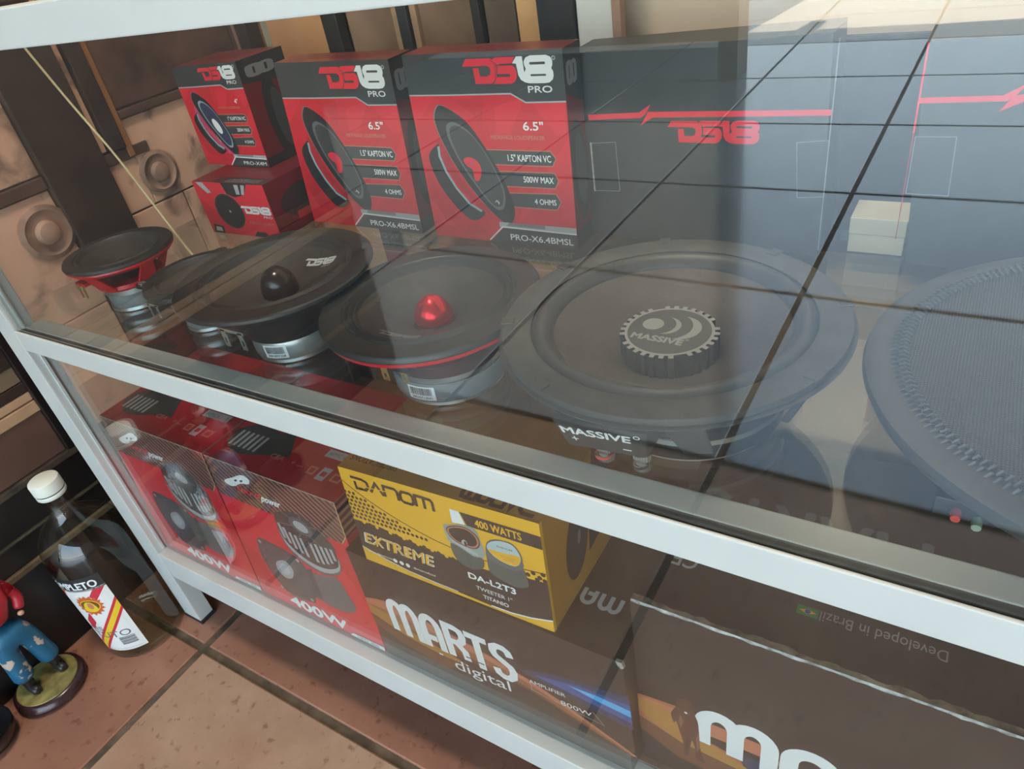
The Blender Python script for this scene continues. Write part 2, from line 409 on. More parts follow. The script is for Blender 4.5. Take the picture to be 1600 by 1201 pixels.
# left wall of stone tiles, dark boards and a black plinth
WX = -1.137
STONE = None
def stone_mat():
    m = bpy.data.materials.new('pink_stone'); m.use_nodes = True; n = m.node_tree; L = n.links; p = n.nodes['Principled BSDF']
    t = n.nodes.new('ShaderNodeTexCoord'); n1 = n.nodes.new('ShaderNodeTexNoise'); n1.inputs['Scale'].default_value = 9; n1.inputs['Detail'].default_value = 5; n1.inputs['Distortion'].default_value = 1.2
    L.new(t.outputs['Object'], n1.inputs['Vector']); r = n.nodes.new('ShaderNodeValToRGB'); e = r.color_ramp.elements
    e[0].position = 0.36; e[0].color = (0.26, 0.165, 0.12, 1); e[1].position = 0.70; e[1].color = (0.74, 0.47, 0.34, 1); k = e.new(0.46); k.color = (0.66, 0.41, 0.29, 1)
    L.new(n1.outputs['Fac'], r.inputs[0]); L.new(r.outputs[0], p.inputs['Base Color']); p.inputs['Roughness'].default_value = 0.6
    return m
STONE = stone_mat()
TIMBER = mat('dark_timber', (0.030, 0.020, 0.015), 0.5, var=0.4, vscale=14)
BROWN = mat('brown_board', (0.11, 0.062, 0.045), 0.5, var=0.3, vscale=6)
TANP = mat('tan_plank', (0.42, 0.27, 0.16), 0.55, var=0.25, vscale=12)
OCHRE = mat('ochre_strip', (0.30, 0.135, 0.05), 0.6, var=0.2, vscale=10)
BLACKP = mat('black_plinth', (0.010, 0.009, 0.009), 0.35, var=0.3, vscale=10)
wl = structure(obj('wall_left', bx(WX-0.12, WX, -0.75, 0.66, FZ-0.01, 2.0), mat('wall_mauve', (0.13, 0.085, 0.068), 0.7, var=0.25, vscale=6)))
def wpart(name, y0, y1, z0, z1, t, m, bev=0.0015): return obj(name, bx(WX-0.004, WX+t, y0, y1, z0, z1), m, wl, bevel=bev)
wpart('plinth_board', -0.75, 0.10, FZ+0.001, -0.408, 0.006, BLACKP)
wpart('plinth_ledge', -0.75, 0.10, -0.408, -0.398, 0.014, mat('worn_ledge', (0.16, 0.12, 0.07), 0.45, var=0.5, vscale=30))
wpart('plinth_board', -0.75, 0.10, -0.398, -0.356, 0.008, BLACKP)
wpart('plinth_ledge', -0.75, 0.10, -0.356, -0.352, 0.011, mat('dull_ledge', (0.05, 0.045, 0.032), 0.45, var=0.4, vscale=30))
wpart('plinth_board', -0.75, 0.10, -0.352, -0.288, 0.006, BLACKP)
wpart('skirting_strip', -0.75, 0.055, -0.287, -0.276, 0.010, mat('umber_strip', (0.045, 0.034, 0.024), 0.6, var=0.5, vscale=40))
wpart('brown_board', -0.75, 0.03, -0.275, -0.197, 0.004, BROWN)
wpart('tan_plank', -0.75, 0.03, -0.196, -0.178, 0.007, TANP)
wpart('tan_plank', -0.75, 0.03, -0.176, -0.162, 0.005, TANP)
wpart('dark_batten', -0.75, 0.03, -0.161, -0.145, 0.006, TIMBER)
wpart('brown_board', -0.75, 0.03, -0.144, -0.118, 0.004, mat('olive_board', (0.15, 0.115, 0.075), 0.6, var=0.25, vscale=8))
wpart('dark_batten', -0.75, 0.03, -0.117, 0.6, 0.006, TIMBER)
wpart('ochre_panel', -0.06, 0.005, -0.112, -0.072, 0.010, mat('ochre_panel', (0.45, 0.22, 0.03), 0.6, var=0.2, vscale=20))
wpart('timber_post', 0.03, 0.075, -0.275, 0.9, 0.012, BLACKP)
wpart('stone_tile', 0.077, 0.198, 0.104, 0.30, 0.004, STONE)
wpart('dark_batten', 0.077, 0.198, 0.084, 0.102, 0.009, mat('brown_batten', (0.085, 0.05, 0.035), 0.5, var=0.2, vscale=10))
wpart('stone_tile', 0.077, 0.198, -0.10, 0.082, 0.004, STONE)
wpart('stone_tile', 0.077, 0.198, -0.27, -0.102, 0.004, STONE)
wpart('timber_post', 0.200, 0.292, -0.45, 0.9, 0.016, TIMBER)
wpart('stone_tile', 0.293, 0.306, 0.10, 0.34, 0.004, STONE)
wpart('timber_post', 0.307, 0.334, 0.098, 0.9, 0.014, TIMBER)
wpart('ochre_strip', 0.335, 0.345, 0.082, 0.9, 0.010, OCHRE)
wpart('dark_batten', 0.293, 0.372, 0.080, 0.096, 0.008, mat('brown_batten', (0.085, 0.05, 0.035), 0.5))
wpart('stone_tile', 0.346, 0.50, 0.002, 0.134, 0.004, STONE)
wpart('stone_tile', 0.293, 0.345, 0.002, 0.078, 0.004, STONE)
wpart('dark_batten', 0.346, 0.60, 0.136, 0.148, 0.010, mat('brown_batten', (0.085, 0.05, 0.035), 0.5))
wpart('brown_board', 0.346, 0.60, 0.150, 0.60, 0.004, mat('smoke_board', (0.105, 0.06, 0.042), 0.5, var=0.6, vscale=12))
wpart('stone_tile', 0.293, 0.398, -0.16, -0.001, 0.004, STONE)
wpart('stone_tile', 0.401, 0.60, -0.16, -0.001, 0.004, STONE)
# raised rosettes carved on two of the stone tiles
ROS = mat('rosette_stone', (0.33, 0.21, 0.155), 0.65, var=0.5, vscale=22)
def rosette(y, z, r):
    bm = lathe([(r, 0), (r, 0.004), (r*0.82, 0.007), (r*0.7, 0.004), (r*0.45, 0.004), (r*0.36, 0.011), (0, 0.014)], 28)
    bmesh.ops.transform(bm, matrix=Matrix.Rotation(R(90), 4, 'Y'), verts=bm.verts)
    for v in bm.verts: v.co += Vector((WX+0.003, y, z))
    obj('rosette', bm, ROS, wl, smooth=True)
rosette(0.372, 0.045, 0.034); rosette(0.168, 0.030, 0.040)

# boards and panels leaning against the wall behind the display cabinet
def board(name, label, cat, x0, x1, y, top, t, m, group=None):
    b = thing(name, label, cat, ((x0+x1)/2, y, FZ), group)
    obj('board_face', bx(-(x1-x0)/2, (x1-x0)/2, 0, t, 0, top-FZ), m, b, bevel=0.002)
    return b
G = 'boards leaning behind the cabinet'
board('plywood_panel', 'dark brown wooden panel beside the left stone wall, behind the cabinet', 'panel', -1.124, -1.07, 0.60, 0.75, 0.015, mat('wood_a', (0.16, 0.095, 0.062), 0.5, var=0.35, vscale=9), G)
board('wooden_strip', 'narrow ochre wooden strip left of the grey green panels, behind the cabinet', 'strip', -1.068, -1.052, 0.595, 0.8, 0.012, OCHRE, G)
board('plywood_panel', 'grey green panel behind the stacked small red cartons', 'panel', -1.05, -1.02, 0.60, 0.8, 0.012, mat('wood_b', (0.30, 0.29, 0.21), 0.5, var=0.2, vscale=9), G)
board('plywood_panel', 'plain orange plywood sheet behind the gap left of the middle red carton', 'panel', -1.018, -0.892, 0.585, 0.8, 0.012, mat('wood_c', (0.62, 0.32, 0.15), 0.6, var=0.12, vscale=7), G)
board('timber_post', 'black timber post just right of the orange plywood sheet', 'post', -0.890, -0.858, 0.58, 0.9, 0.02, mat('wood_d', (0.03, 0.026, 0.023), 0.6, var=0.4, vscale=30), G)
board('plywood_panel', 'brown wooden panel behind the middle red speaker carton', 'panel', -0.856, -0.765, 0.60, 0.8, 0.012, mat('wood_e', (0.30, 0.19, 0.12), 0.5, var=0.35, vscale=9), G)
board('wooden_strip', 'light tan wooden strip left of the dark bar, above the middle red carton', 'strip', -0.763, -0.752, 0.595, 0.8, 0.012, TANP, G)
board('timber_post', 'dark bar between two tan strips above the middle red carton', 'post', -0.750, -0.731, 0.59, 0.8, 0.015, mat('wood_f', (0.035, 0.037, 0.037), 0.6), G)
board('wooden_strip', 'light tan wooden strip right of the dark bar, above the middle red carton', 'strip', -0.729, -0.718, 0.595, 0.8, 0.012, TANP, G)
board('plywood_panel', 'wide dull brown panel above the join of the two tall red cartons', 'panel', -0.716, -0.622, 0.60, 0.8, 0.012, mat('wood_g', (0.24, 0.155, 0.095), 0.5, var=0.3, vscale=9), G)
board('timber_post', 'thin black post right of the wide dull brown panel', 'post', -0.620, -0.606, 0.59, 0.8, 0.015, mat('wood_d', (0.03, 0.026, 0.023), 0.6), G)
board('plywood_panel', 'dark brown panel above the right red carton, left of the tan curtain board', 'panel', -0.604, -0.556, 0.60, 0.8, 0.012, mat('wood_h', (0.13, 0.09, 0.065), 0.5, var=0.3, vscale=9), G)
board('plywood_panel', 'tan orange board between two dark posts above the right red carton', 'panel', -0.554, -0.520, 0.60, 0.8, 0.012, mat('wood_i', (0.68, 0.40, 0.18), 0.6, var=0.2, vscale=20), G)
board('timber_post', 'broad black post beside the white panel above the right red carton', 'post', -0.518, -0.468, 0.59, 0.8, 0.015, mat('wood_j', (0.028, 0.028, 0.03), 0.6), G)
board('white_panel', 'pale bluish white panel above the right end of the right red carton', 'panel', -0.466, -0.416, 0.60, 0.8, 0.012, mat('panel_white', (0.75, 0.78, 0.74), 0.5), G)
board('timber_post', 'pinkish wooden post between the white panel and the beige wall', 'post', -0.414, -0.402, 0.59, 0.8, 0.015, mat('wood_k', (0.42, 0.26, 0.19), 0.6, var=0.2, vscale=12), G)

board('dark_panel', 'low dark grey panel seen through the gap between the two charcoal boxes', 'panel', -.20, -.005, 0.56, 0.162, 0.012, mat('panel_slate', (0.045, 0.045, 0.047), 0.6, var=0.2, vscale=9), G)
cl = thing('added_fill_lamp', 'added unseen fill lamp hung above the front of the display cabinet', 'lamp', (-0.45, -0.08, 2.0))  # added fixture around the fill light, out of view
obj('fill_lamp_housing', lathe([(.20,0),(.20,-.05),(.185,-.066),(.18,-.066),(.18,-.02),(0,-.02)], 40), mat('fill_lamp_white', (0.7, 0.7, 0.68), 0.4), cl, smooth=True)
obj('fill_lamp_diffuser', lathe([(.179,-.058),(.179,-.050),(0,-.050),(0,-.058)], 40), mat('fill_lamp_diffuser', (0.8, 0.78, 0.72), 0.5), cl, smooth=True)

# ------------------------------------------------------------------ the display cabinet
cab = thing('display_cabinet', 'white aluminium display cabinet with glass front, glass shelf and short legs', 'cabinet', (0, 0, FZ))
def cpart(name, bm, m, bev=0.0015, smooth=False):
    for v in bm.verts: v.co.z -= FZ
    return obj(name, bm, m, cab, bevel=bev, smooth=smooth)
XR = 0.62
def bar(name, zt, zb, y0, y1, xl=-0.9495, xr=XR, m=FRAME, bev=0.0012):
    """rail with slightly sloping top and bottom: zt, zb give z at x"""
    return cpart(name, hexa([(xl,y0,zb(xl)),(xr,y0,zb(xr)),(xr,y1,zb(xr)),(xl,y1,zb(xl)),(xl,y0,zt(xl)),(xr,y0,zt(xr)),(xr,y1,zt(xr)),(xl,y1,zt(xl))]), m, bev)
mt = lambda x: -0.0006+0.0105*(x+0.43)
mb = lambda x: -0.0305+0.0062*(x+0.43)
tb = lambda x: 0.3028+0.0155*(x+0.43)
cpart('corner_post', bx(-0.992, -0.950, 0, 0.026, FZ+0.006, 0.340), FRAME, 0.0015)
cpart('glazing_bead', bx(-0.951, -0.9475, 0.010, 0.0135, -0.405, 0.305), FRAME, 0.0004)
cpart('rubber_foot', bx(-0.994, -0.947, -0.001, 0.028, FZ+0.0005, FZ+0.006), RUBBER, 0.001)
cpart('corner_post', bx(XR, XR+0.042, 0, 0.026, FZ+0.006, 0.340), FRAME, 0.0015)
cpart('corner_post', bx(XR, XR+0.042, 0.49, 0.516, FZ+0.006, 0.340), FRAME, 0.0015)
cpart('corner_post', bx(-0.980, -0.955, 0.49, 0.516, FZ+0.006, 0.340), TIMBER, 0.0015)
tt = lambda x: 0.327+0.0155*(x+0.58)
bar('top_rail', tt, tb, 0.0, 0.0033)
bar('top_rail_back', tt, tb, 0.0068, 0.030)
bar('middle_rail', mt, mb, 0.0, 0.0030)
bar('middle_rail_ledge', lambda x: mt(x)-0.0015, lambda x: mt(x)-0.022, 0.0130, 0.034, m=mat('dull_aluminium', (0.66, 0.70, 0.64), 0.4, var=0.06, vscale=14))
bar('glass_gasket', lambda x: mt(x)-0.002, lambda x: mt(x)-0.020, 0.0066, 0.0129, m=GASKET, bev=0)
bar('bottom_rail', lambda x: -0.4070, lambda x: -0.4330, 0.0, 0.034)
bar('bottom_rail_lip', lambda x: -0.4335, lambda x: -0.4615, 0.0015, 0.030)
bar('bottom_rail_groove', lambda x: -0.4320, lambda x: -0.4350, 0.003, 0.03, m=GASKET, bev=0)
cpart('glass_pane', bx(-0.9495, XR, 0.0034, 0.0064, -0.012, 0.320), PANE, 0)
cpart('glass_pane', bx(-0.9495, XR, 0.0150, 0.0180, -0.4068, -0.0335), PANE, 0)
cpart('glass_shelf', bx(-1.045, XR, 0.0345, 0.49, -0.0242, -0.0182), SHELF, 0)
cpart('bottom_shelf', bx(-0.955, XR, 0.0345, 0.49, -0.4200, -0.4065), mat('shelf_board', (0.20, 0.15, 0.11), 0.5, var=0.2, vscale=10), 0.001)

# ------------------------------------------------------------------ printed cartons
def speaker_picture(f, variant):
    rim = [(0.159,0.708),(0.188,0.746),(0.227,0.746),(0.297,0.714),(0.376,0.658),(0.448,0.566),(0.517,0.456),(0.572,0.343),(0.607,0.233),(0.602,0.156),(0.563,0.111),(0.512,0.13),(0.437,0.19),(0.358,0.276),(0.283,0.373),(0.213,0.488),(0.167,0.596),(0.151,0.667)]
    cone = [(0.233,0.656),(0.285,0.665),(0.368,0.623),(0.443,0.542),(0.511,0.425),(0.557,0.299),(0.542,0.21),(0.492,0.194),(0.431,0.241),(0.355,0.339),(0.277,0.454),(0.23,0.561),(0.219,0.621)]
    mag = [(0.069,0.497),(0.139,0.547),(0.145,0.535),(0.15,0.462),(0.197,0.351),(0.273,0.252),(0.357,0.192),(0.398,0.175),(0.39,0.154),(0.327,0.12),(0.264,0.133),(0.181,0.207),(0.099,0.32),(0.061,0.434)]
    sil = [(0.142,0.535),(0.138,0.48),(0.167,0.394),(0.223,0.301),(0.298,0.217),(0.378,0.177)]
    bask = [(0.142,0.57),(0.2,0.50),(0.24,0.40),(0.34,0.27),(0.44,0.181),(0.374,0.186),(0.295,0.262),(0.209,0.36),(0.148,0.47)]
    pk = variant == 'small'
    f.poly(cspline(bask), PINK if pk else RED3)
    if pk:
        f.stroke([(0.17,0.60),(0.13,0.50)], 0.010, PINK); f.stroke([(0.50,0.15),(0.42,0.17)], 0.010, PINK)
        f.poly([(0.25,0.44),(0.30,0.42),(0.40,0.27),(0.36,0.24)], CREAM)
    f.poly(cspline(mag), BLK)
    f.stroke(sil, 0.0032, STEEL)
    f.poly(cspline([(x-0.006, y+0.004) for x, y in rim]), MGRY)
    f.poly(cspline(rim), BLK)
    f.poly(cspline(cone), STEEL if pk else DGRY)
    f.poly(cspline([(0.45+(x-0.385)*0.9-0.06, 0.43+(y-0.43)*0.92) for x, y in cone]), BLUE1 if pk else BLK2)
    if pk: f.ell(0.40, 0.41, 0.012, 0.006, WHT, 120)
    else:
        f.poly(cspline([(0.304,0.467),(0.353,0.482),(0.403,0.458),(0.419,0.41),(0.395,0.357),(0.363,0.357),(0.359,0.413),(0.327,0.431)]), RED2)
        f.poly(cspline([(0.352,0.462),(0.372,0.455),(0.372,0.438),(0.350,0.44)]), PINK)
        f.poly([(0.478,0.235),(0.497,0.252),(0.515,0.236),(0.507,0.222),(0.497,0.240)], GRY)
def ds_front(f, variant):
    f.rect(0, 0, 1, 1, RED, 1)
    for q in (((0,.80),(.18,.80),(.02,.66),(0,.68)), ((.62,.12),(1,.42),(1,.60),(.66,.20)), ((.56,.74),(.76,.79),(.62,.58),(.55,.60)), ((.0,.10),(.18,.06),(.06,.20),(.0,.22)), ((.80,.76),(.99,.76),(.99,.62),(.93,.60))): f.poly(q, REDA, 2)
    for q in (((.30,.78),(.50,.79),(.46,.62),(.42,.70)), ((.02,.42),(.06,.36),(.20,.12),(.10,.10),(.02,.24)), ((.62,.40),(.66,.45),(.86,.62),(.80,.60)), ((.20,.02),(.40,.06),(.30,.10))): f.poly(q, REDB_, 3)
    f.layer = 3
    f.poly([(0,.803),(.274,.803),(.676,.807),(.763,.765),(1,.768),(1,1),(0,1)], BLK2)
    f.stroke([(0,.801),(.274,.801),(.676,.805),(.763,.763),(1,.766)], 0.0016, GRY)
    f.place(LOGO_DS, .396, .850, .942, .976, RED2); f.place(LOGO_18, .396, .850, .942, .976, WHT)
    f.stroke([(.575,.965),(.598,.945),(.603,.905),(.592,.87),(.572,.851)], 0.0006, BLK)
    f.ell(.948, .962, .0022, .0022, GRY, inner=0.55, n=14)
    f.text('PRO', .786, .808, .927, .840, WHT, 0.03)
    f.text({'small': '4"'}.get(variant, '6.5"'), .73 if variant != 'small' else .80, .627, .852, .672, WHT, 0.03)
    f.text('MIDRANGE LOUDSPEAKER', .515, .580, .855, .602, SALMON, 0.02)
    for b, t, tx in (([(.471,.523),(.881,.523),(.908,.488),(.885,.451),(.470,.449)], '1" KAPTON VC' if variant == 'small' else '1.5" KAPTON VC', (.608,.468,.880,.505)),
                     ([(.520,.409),(.892,.412),(.913,.374),(.889,.335),(.520,.332)], '200W MAX' if variant == 'small' else '500W MAX', (.694,.357,.884,.391)),
                     ([(.560,.291),(.891,.301),(.916,.260),(.888,.218),(.560,.219)], '4 OHMS', (.75,.240,.888,.271))):
        f.stroke(b, 0.0022, SALMON, closed=True); f.poly(b, BLK2); f.text(t, *tx, WHT, 0.02)
    speaker_picture(f, variant)
    f.poly([(.49,.122),(1,.122),(1,.086),(.49,.092)], GRY)
    f.poly([(.56,.122),(.80,.122),(.80,.100),(.54,.102)], MGRY)
    f.stroke([(.407,.008),(.51,.094),(1,.086)], 0.0016, WHT)
    f.poly([(.415,0),(.518,.090),(1,.082),(1,0)], BLK2)
    f.text('PRO-X4M' if variant == 'small' else 'PRO-X6.4BMSL', .62 if variant == 'small' else .558, .020, .975, .056, WHT, 0.02)
def ds_side(f):
    f.rect(0, 0, 1, 1, DKRED, 1)
    f.poly([(0,.80),(1,.72),(1,1),(0,1)], BLK)
    f.ell(.52, .40, .018, .058, BLK, 4); f.ell(.60, .40, .012, .042, BLK2, 4)
    f.rect(0, 0, 1, .09, BLK)
    # the two digits of the sign, standing on their side
    vs = lambda p: [((y-.45)*.62+.40, .97-(x-.60)*.36) for x, y in p]
    f.poly(vs(LOGO_18[1][0]), MGRY, holes=[vs(h) for h in LOGO_18[1][1:]])
def ds_carton(label, BL, BR, TR, TL, depth, variant, group):
    t, c, B = carton('speaker_carton', label, 'carton', BL, BR, TR, TL, depth, mat('carton_maroon', (0.13, 0.018, 0.022), 0.32, var=0.3, vscale=25), group)
    bl, br, tr, tl = c; f = Face(bl, br, tr, tl); ds_front(f, variant); f.build('front_print', t)
    g = Face(br, B[1], B[2], tr); ds_side(g); g.build('side_print', t)
    h = Face(tl, tr, B[2], B[3]); h.rect(0, 0, 1, 1, mat('carton_top', (0.17, 0.03, 0.032), 0.30, var=0.5, vscale=18), 1); h.text('MIDRANGE', .2, .3, .8, .7, DKRED, 0.03); h.build('top_print', t)
    return t
ZS = -0.0179
GR = 'red and black speaker cartons at the back of the glass shelf'
ds_carton('tall red and black speaker carton next to the charcoal box with the red line', (-.583,.377,ZS), (-.378,.381,ZS), (-.373,.380,.2015), (-.5765,.378,.2025), .043, 'mid', GR)
ds_carton('tall red and black speaker carton between the stacked small cartons and its twin', (-.810,.379,ZS), (-.607,.378,ZS), (-.598,.379,.199), (-.790,.379,.200), .044, 'mid', GR)
ds_carton('small red and black speaker carton standing on top of a lower small carton', (-1.0,.376,.0612), (-.863,.376,.0612), (-.859,.376,.2045), (-1.0,.376,.2005), .085, 'small', GR)
# the low carton underneath
t, c, B = carton('speaker_carton', 'low red carton with a black disc picture, under the small speaker carton', 'carton', (-.957,.3115,ZS), (-.814,.3165,ZS), (-.816,.3165,.0605), (-.961,.3115,.0605), .145, mat('carton_maroon', (0.13, 0.018, 0.022), 0.32), GR)
bl, br, tr, tl = c; f = Face(bl, br, tr, tl)
f.rect(0, 0, 1, 1, RED2, 1); f.poly([(0,0),(.4,0),(.2,.4),(0,.7)], RED)
f.poly([(.42,1),(.78,1),(.70,.80),(.55,.74),(.45,.80)], BLK); f.poly([(.60,.98),(.66,.98),(.64,.80),(.59,.80)], GRY); f.poly([(.70,.98),(.75,.98),(.70,.80),(.66,.80)], GRY)
f.poly([(.05,.99),(.15,.99),(.23,.81),(.17,.78)], GRY); f.poly([(.02,.0),(.18,0),(.20,.14),(.06,.18)], BLK); f.poly([(.06,.04),(.16,.04),(.16,.12),(.08,.13)], GRY)
f.ell(.395, .46, .0285, .0265, BLK2); f.ell(.395, .46, .026, .024, BLK); f.ell(.40, .46, .002, .002, GRY)
f.place(LOGO_DS, .575, .44, .985, .595, WHT); f.place(LOGO_18, .575, .44, .985, .595, WHT)
f.text('PRO', .86, .375, .975, .42, WHT, .02); f.text('PRO-X4M', .63, .24, .96, .295, SALMON, .03)
f.poly([(.62,0),(.86,0),(.80,.10),(.68,.10)], BLK); f.build('front_print', t)
g = Face(tl, tr, B[2], B[3]); g.rect(0, 0, 1, 1, DKRED, 1); g.rect(.28, 0, 1, .16, BLK); g.text('LOUDSPEAKER', .45, .03, .9, .12, MGRY, .02); g.build('top_print', t)
g = Face(br, B[1], B[2], tr); g.rect(0, 0, 1, 1, DKRED, 1); g.ell(.42, .5, .040, .022, BLK); g.rect(.3, .15, .6, .3, RED3); g.build('side_print', t)

# plain dark boxes with a red pulse line
CHAR = mat('charcoal_card', (0.034, 0.038, 0.037), 0.45, var=0.15, vscale=30)
def pulse(f, pts): f.poly(pts, RED2)
t, c, B = carton('subwoofer_carton', 'tall charcoal box with a red pulse line and red sign, behind the ribbed-cap subwoofer', 'carton', (-.386,.425,ZS), (-.1195,.425,ZS), (-.127,.425,.195), (-.390,.425,.187), .062, CHAR, 'charcoal subwoofer boxes')
bl, br, tr, tl = c; o_ = t.location; f = Face(*[Vector(p)-o_ for p in ((-.3729,.425,-.0124), (-.1212,.425,-.0124), (-.1212,.425,.1906), (-.3729,.425,.1906))])
f.poly([(0.002,.669),(.24,.683),(.292,.723),(.266,.672),(.246,.655),(.003,.641)], RED2)
f.poly([(.244,.615),(.280,.686),(.299,.686),(.995,.700),(.995,.673),(.298,.657),(.272,.638)], RED2)
for L_ in (LOGO_DS, LOGO_18): f.place(L_, .362, .531, .739, .647, RED2)
for p in ([(.004,.515),(.123,.525),(.129,.25),(.006,.243)], [(.881,.546),(.996,.560),(.996,.285),(.898,.273)]):
    f.poly(p, CHAR); f.stroke(p, 0.0007, MGRY, closed=True)
f.stroke([(.997,1),(.997,.0)], 0.0012, MGRY); f.stroke([(0.003,.52),(0.003,.24)], 0.002, PEEL); f.build('front_print', t)
t, c, B = carton('subwoofer_carton', 'charcoal box with a red pulse line and a red edge, right of the gap', 'carton', (-.041,.425,ZS), (.225,.425,ZS), (.220,.425,.192), (-.0545,.425,.185), .062, CHAR, 'charcoal subwoofer boxes')
bl, br, tr, tl = c; o_ = t.location; f = Face(*[Vector(p)-o_ for p in ((-.0535,.425,-.0124), (.1968,.425,-.0124), (.1968,.425,.1843), (-.0535,.425,.1843))])
f.poly([(.003,.774),(.247,.782),(.310,.832),(.285,.785),(.262,.758),(.003,.749)], RED2)
f.poly([(.245,.715),(.277,.780),(.31,.788),(.97,.80),(.97,.775),(.315,.758),(.285,.742)], RED2)
f.stroke([(.004,1),(.004,.62)], 0.0016, RED2); f.stroke([(.004,.62),(.004,.10)], 0.0008, RED3)
p = [(.012,.603),(.139,.606),(.150,.334),(.012,.335)]; f.poly(p, CHAR); f.stroke(p, 0.0007, MGRY, closed=True)
f.build('front_print', t)
# cream box seen in the gap
t = thing('cream_box', 'small cream box at the back, in the gap between the two charcoal boxes', 'box', (-.071, .440, ZS))
obj('box_body', bx(-.0255, .0255, 0, .045, 0, .036), mat('cream_card', (0.62, 0.57, 0.42), 0.5), t, bevel=.0008)
obj('box_lid', bx(-.026, .026, -.0006, .0456, .020, .0375), mat('cream_lid', (0.55, 0.50, 0.37), 0.5), t, bevel=.0008)

# ------------------------------------------------------------------ cartons on the bottom shelf
ZB = -0.4064
CARBON = None
def carbon():
    m = bpy.data.materials.new('print_carbon_weave'); m.use_nodes = True; n = m.node_tree; L = n.links; p = n.nodes['Principled BSDF']
    t = n.nodes.new('ShaderNodeTexCoord'); mp = n.nodes.new('ShaderNodeMapping'); wv = n.nodes.new('ShaderNodeTexWave'); wv.inputs['Scale'].default_value = 42; wv.wave_type = 'BANDS'; wv.bands_direction = 'X'
    mp.inputs['Rotation'].default_value = (0, R(50), 0)
    L.new(t.outputs['Object'], mp.inputs[0]); L.new(mp.outputs[0], wv.inputs['Vector'])
    r = n.nodes.new('ShaderNodeValToRGB'); r.color_ramp.elements[0].color = (0.05, 0.025, 0.022, 1); r.color_ramp.elements[1].color = (0.34, 0.16, 0.13, 1); r.color_ramp.elements[0].position = 0.25
    L.new(wv.outputs['Fac'], r.inputs[0]); L.new(r.outputs[0], p.inputs['Base Color']); p.inputs['Roughness'].default_value = 0.35
    return m
CARBON = carbon()
HORN = mat('print_horn_grey', (0.15, 0.145, 0.155), 0.4); HORN2 = mat('print_horn_dark', (0.075, 0.072, 0.078), 0.4)
def horn_art(f):
    f.rect(0, 0, 1, 1, RED2, 1)
    f.poly([(.60,.73),(1,.73),(1,.30),(.90,.50)], RED); f.poly([(0,.40),(.14,.35),(.16,.20),(.10,0),(0,0)], RED)
    f.poly([(0,.75),(.96,.735),(1,.79),(1,1),(0,1)], CARBON)
    f.stroke([(.995,1),(.995,.79),(.95,.735)], 0.0014, CREAM)
    f.stroke([(0,.997),(1,.997)], 0.0016, PEEL)
    f.poly(cspline([(.103,.864),(.19,.906),(.293,.951),(.343,.937),(.324,.903),(.25,.885),(.185,.850),(.128,.841)]), WHT)
    f.ell(.215, .895, .0035, .0015, BLK2, 30); f.ell(.265, .905, .0035, .0015, BLK2, 30)
    f.text('hard', .205, .825, .385, .862, RED2, .04, .4); f.text('power', .39, .800, .535, .848, WHT, .04, .4)
    f.poly(cspline([(.186,.492),(.278,.505),(.488,.479),(.569,.408),(.70,.42),(.807,.445),(.85,.331),(.874,.262),(.809,.195),(.664,.172),(.527,.192),(.486,.133),(.305,.104),(.201,.208),(.15,.353)], 3), HORN)
    f.poly([(.53,.40),(.60,.43),(.60,.20),(.53,.20)], HORN2)
    f.poly(cspline([(.186,.492),(.278,.503),(.43,.490),(.535,.443),(.560,.285),(.520,.150),(.486,.130),(.308,.106),(.199,.215),(.158,.364)]), HORN2)
    f.poly(cspline([(.223,.459),(.383,.490),(.528,.428),(.545,.285),(.481,.186),(.308,.14),(.199,.235),(.18,.364)]), mat('print_horn_mid', (0.105, 0.10, 0.108), 0.4))
    f.poly(cspline([(.285,.357),(.374,.397),(.417,.348),(.381,.273),(.314,.247),(.266,.289)]), GRY)
    f.poly(cspline([(.305,.345),(.36,.37),(.385,.33),(.36,.29),(.32,.275),(.295,.30)]), mat('print_light_grey', (0.55, 0.56, 0.58), 0.4))
    for q in ((.20,.475),(.50,.45),(.235,.14),(.49,.15)): f.ell(q[0], q[1], .003, .003, GRY, n=10)
    # finned magnet
    f.poly(cspline([(.437,.66),(.46,.53),(.568,.455),(.717,.435),(.850,.50),(.878,.60),(.860,.60),(.70,.50),(.55,.52)]), HORN)
    f.poly(cspline([(.445,.66),(.465,.545),(.568,.472),(.717,.452),(.845,.515),(.872,.60),(.85,.58),(.70,.51),(.55,.53)]), GRY)
    f.poly(cspline([(.448,.74),(.452,.60),(.565,.505),(.717,.485),(.845,.54),(.868,.62),(.87,.69),(.787,.766),(.707,.819),(.599,.819),(.50,.785)]), BLK2)
    for a, b in (((.46,.70),(.472,.60)), ((.49,.68),(.505,.575)), ((.532,.66),(.540,.55)), ((.570,.655),(.580,.535)), ((.608,.65),(.622,.525)), ((.68,.645),(.692,.515)), ((.722,.65),(.735,.520)), ((.762,.65),(.775,.535)), ((.80,.655),(.812,.555)), ((.838,.66),(.846,.585))):
        f.stroke([a, b], 0.0048, GRY)
    for i in range(13):
        a = math.pi*2*i/13; f.stroke([(.66+.07*math.cos(a), .735+.05*math.sin(a)), (.66+.19*math.cos(a), .735+.10*math.sin(a))], 0.0022, DGRY if i % 2 else HORN2)
    f.ell(.655, .74, .019, .013, DGRY, -12); f.ell(.655, .74, .012, .008, GRY, -12)
    f.text('400W', .275, .020, .735, .105, WHT, .07)
    f.text('DRIVER TITANIUM 8 OHMS', .27, -.008+.008, .70, .016, SALMON, .02)
    f.poly([(.74,.0),(.77,.026),(1,.030),(1,0)], WHT); f.text('HPD 400', .80, .005, .96, .022, BLK2, .03)
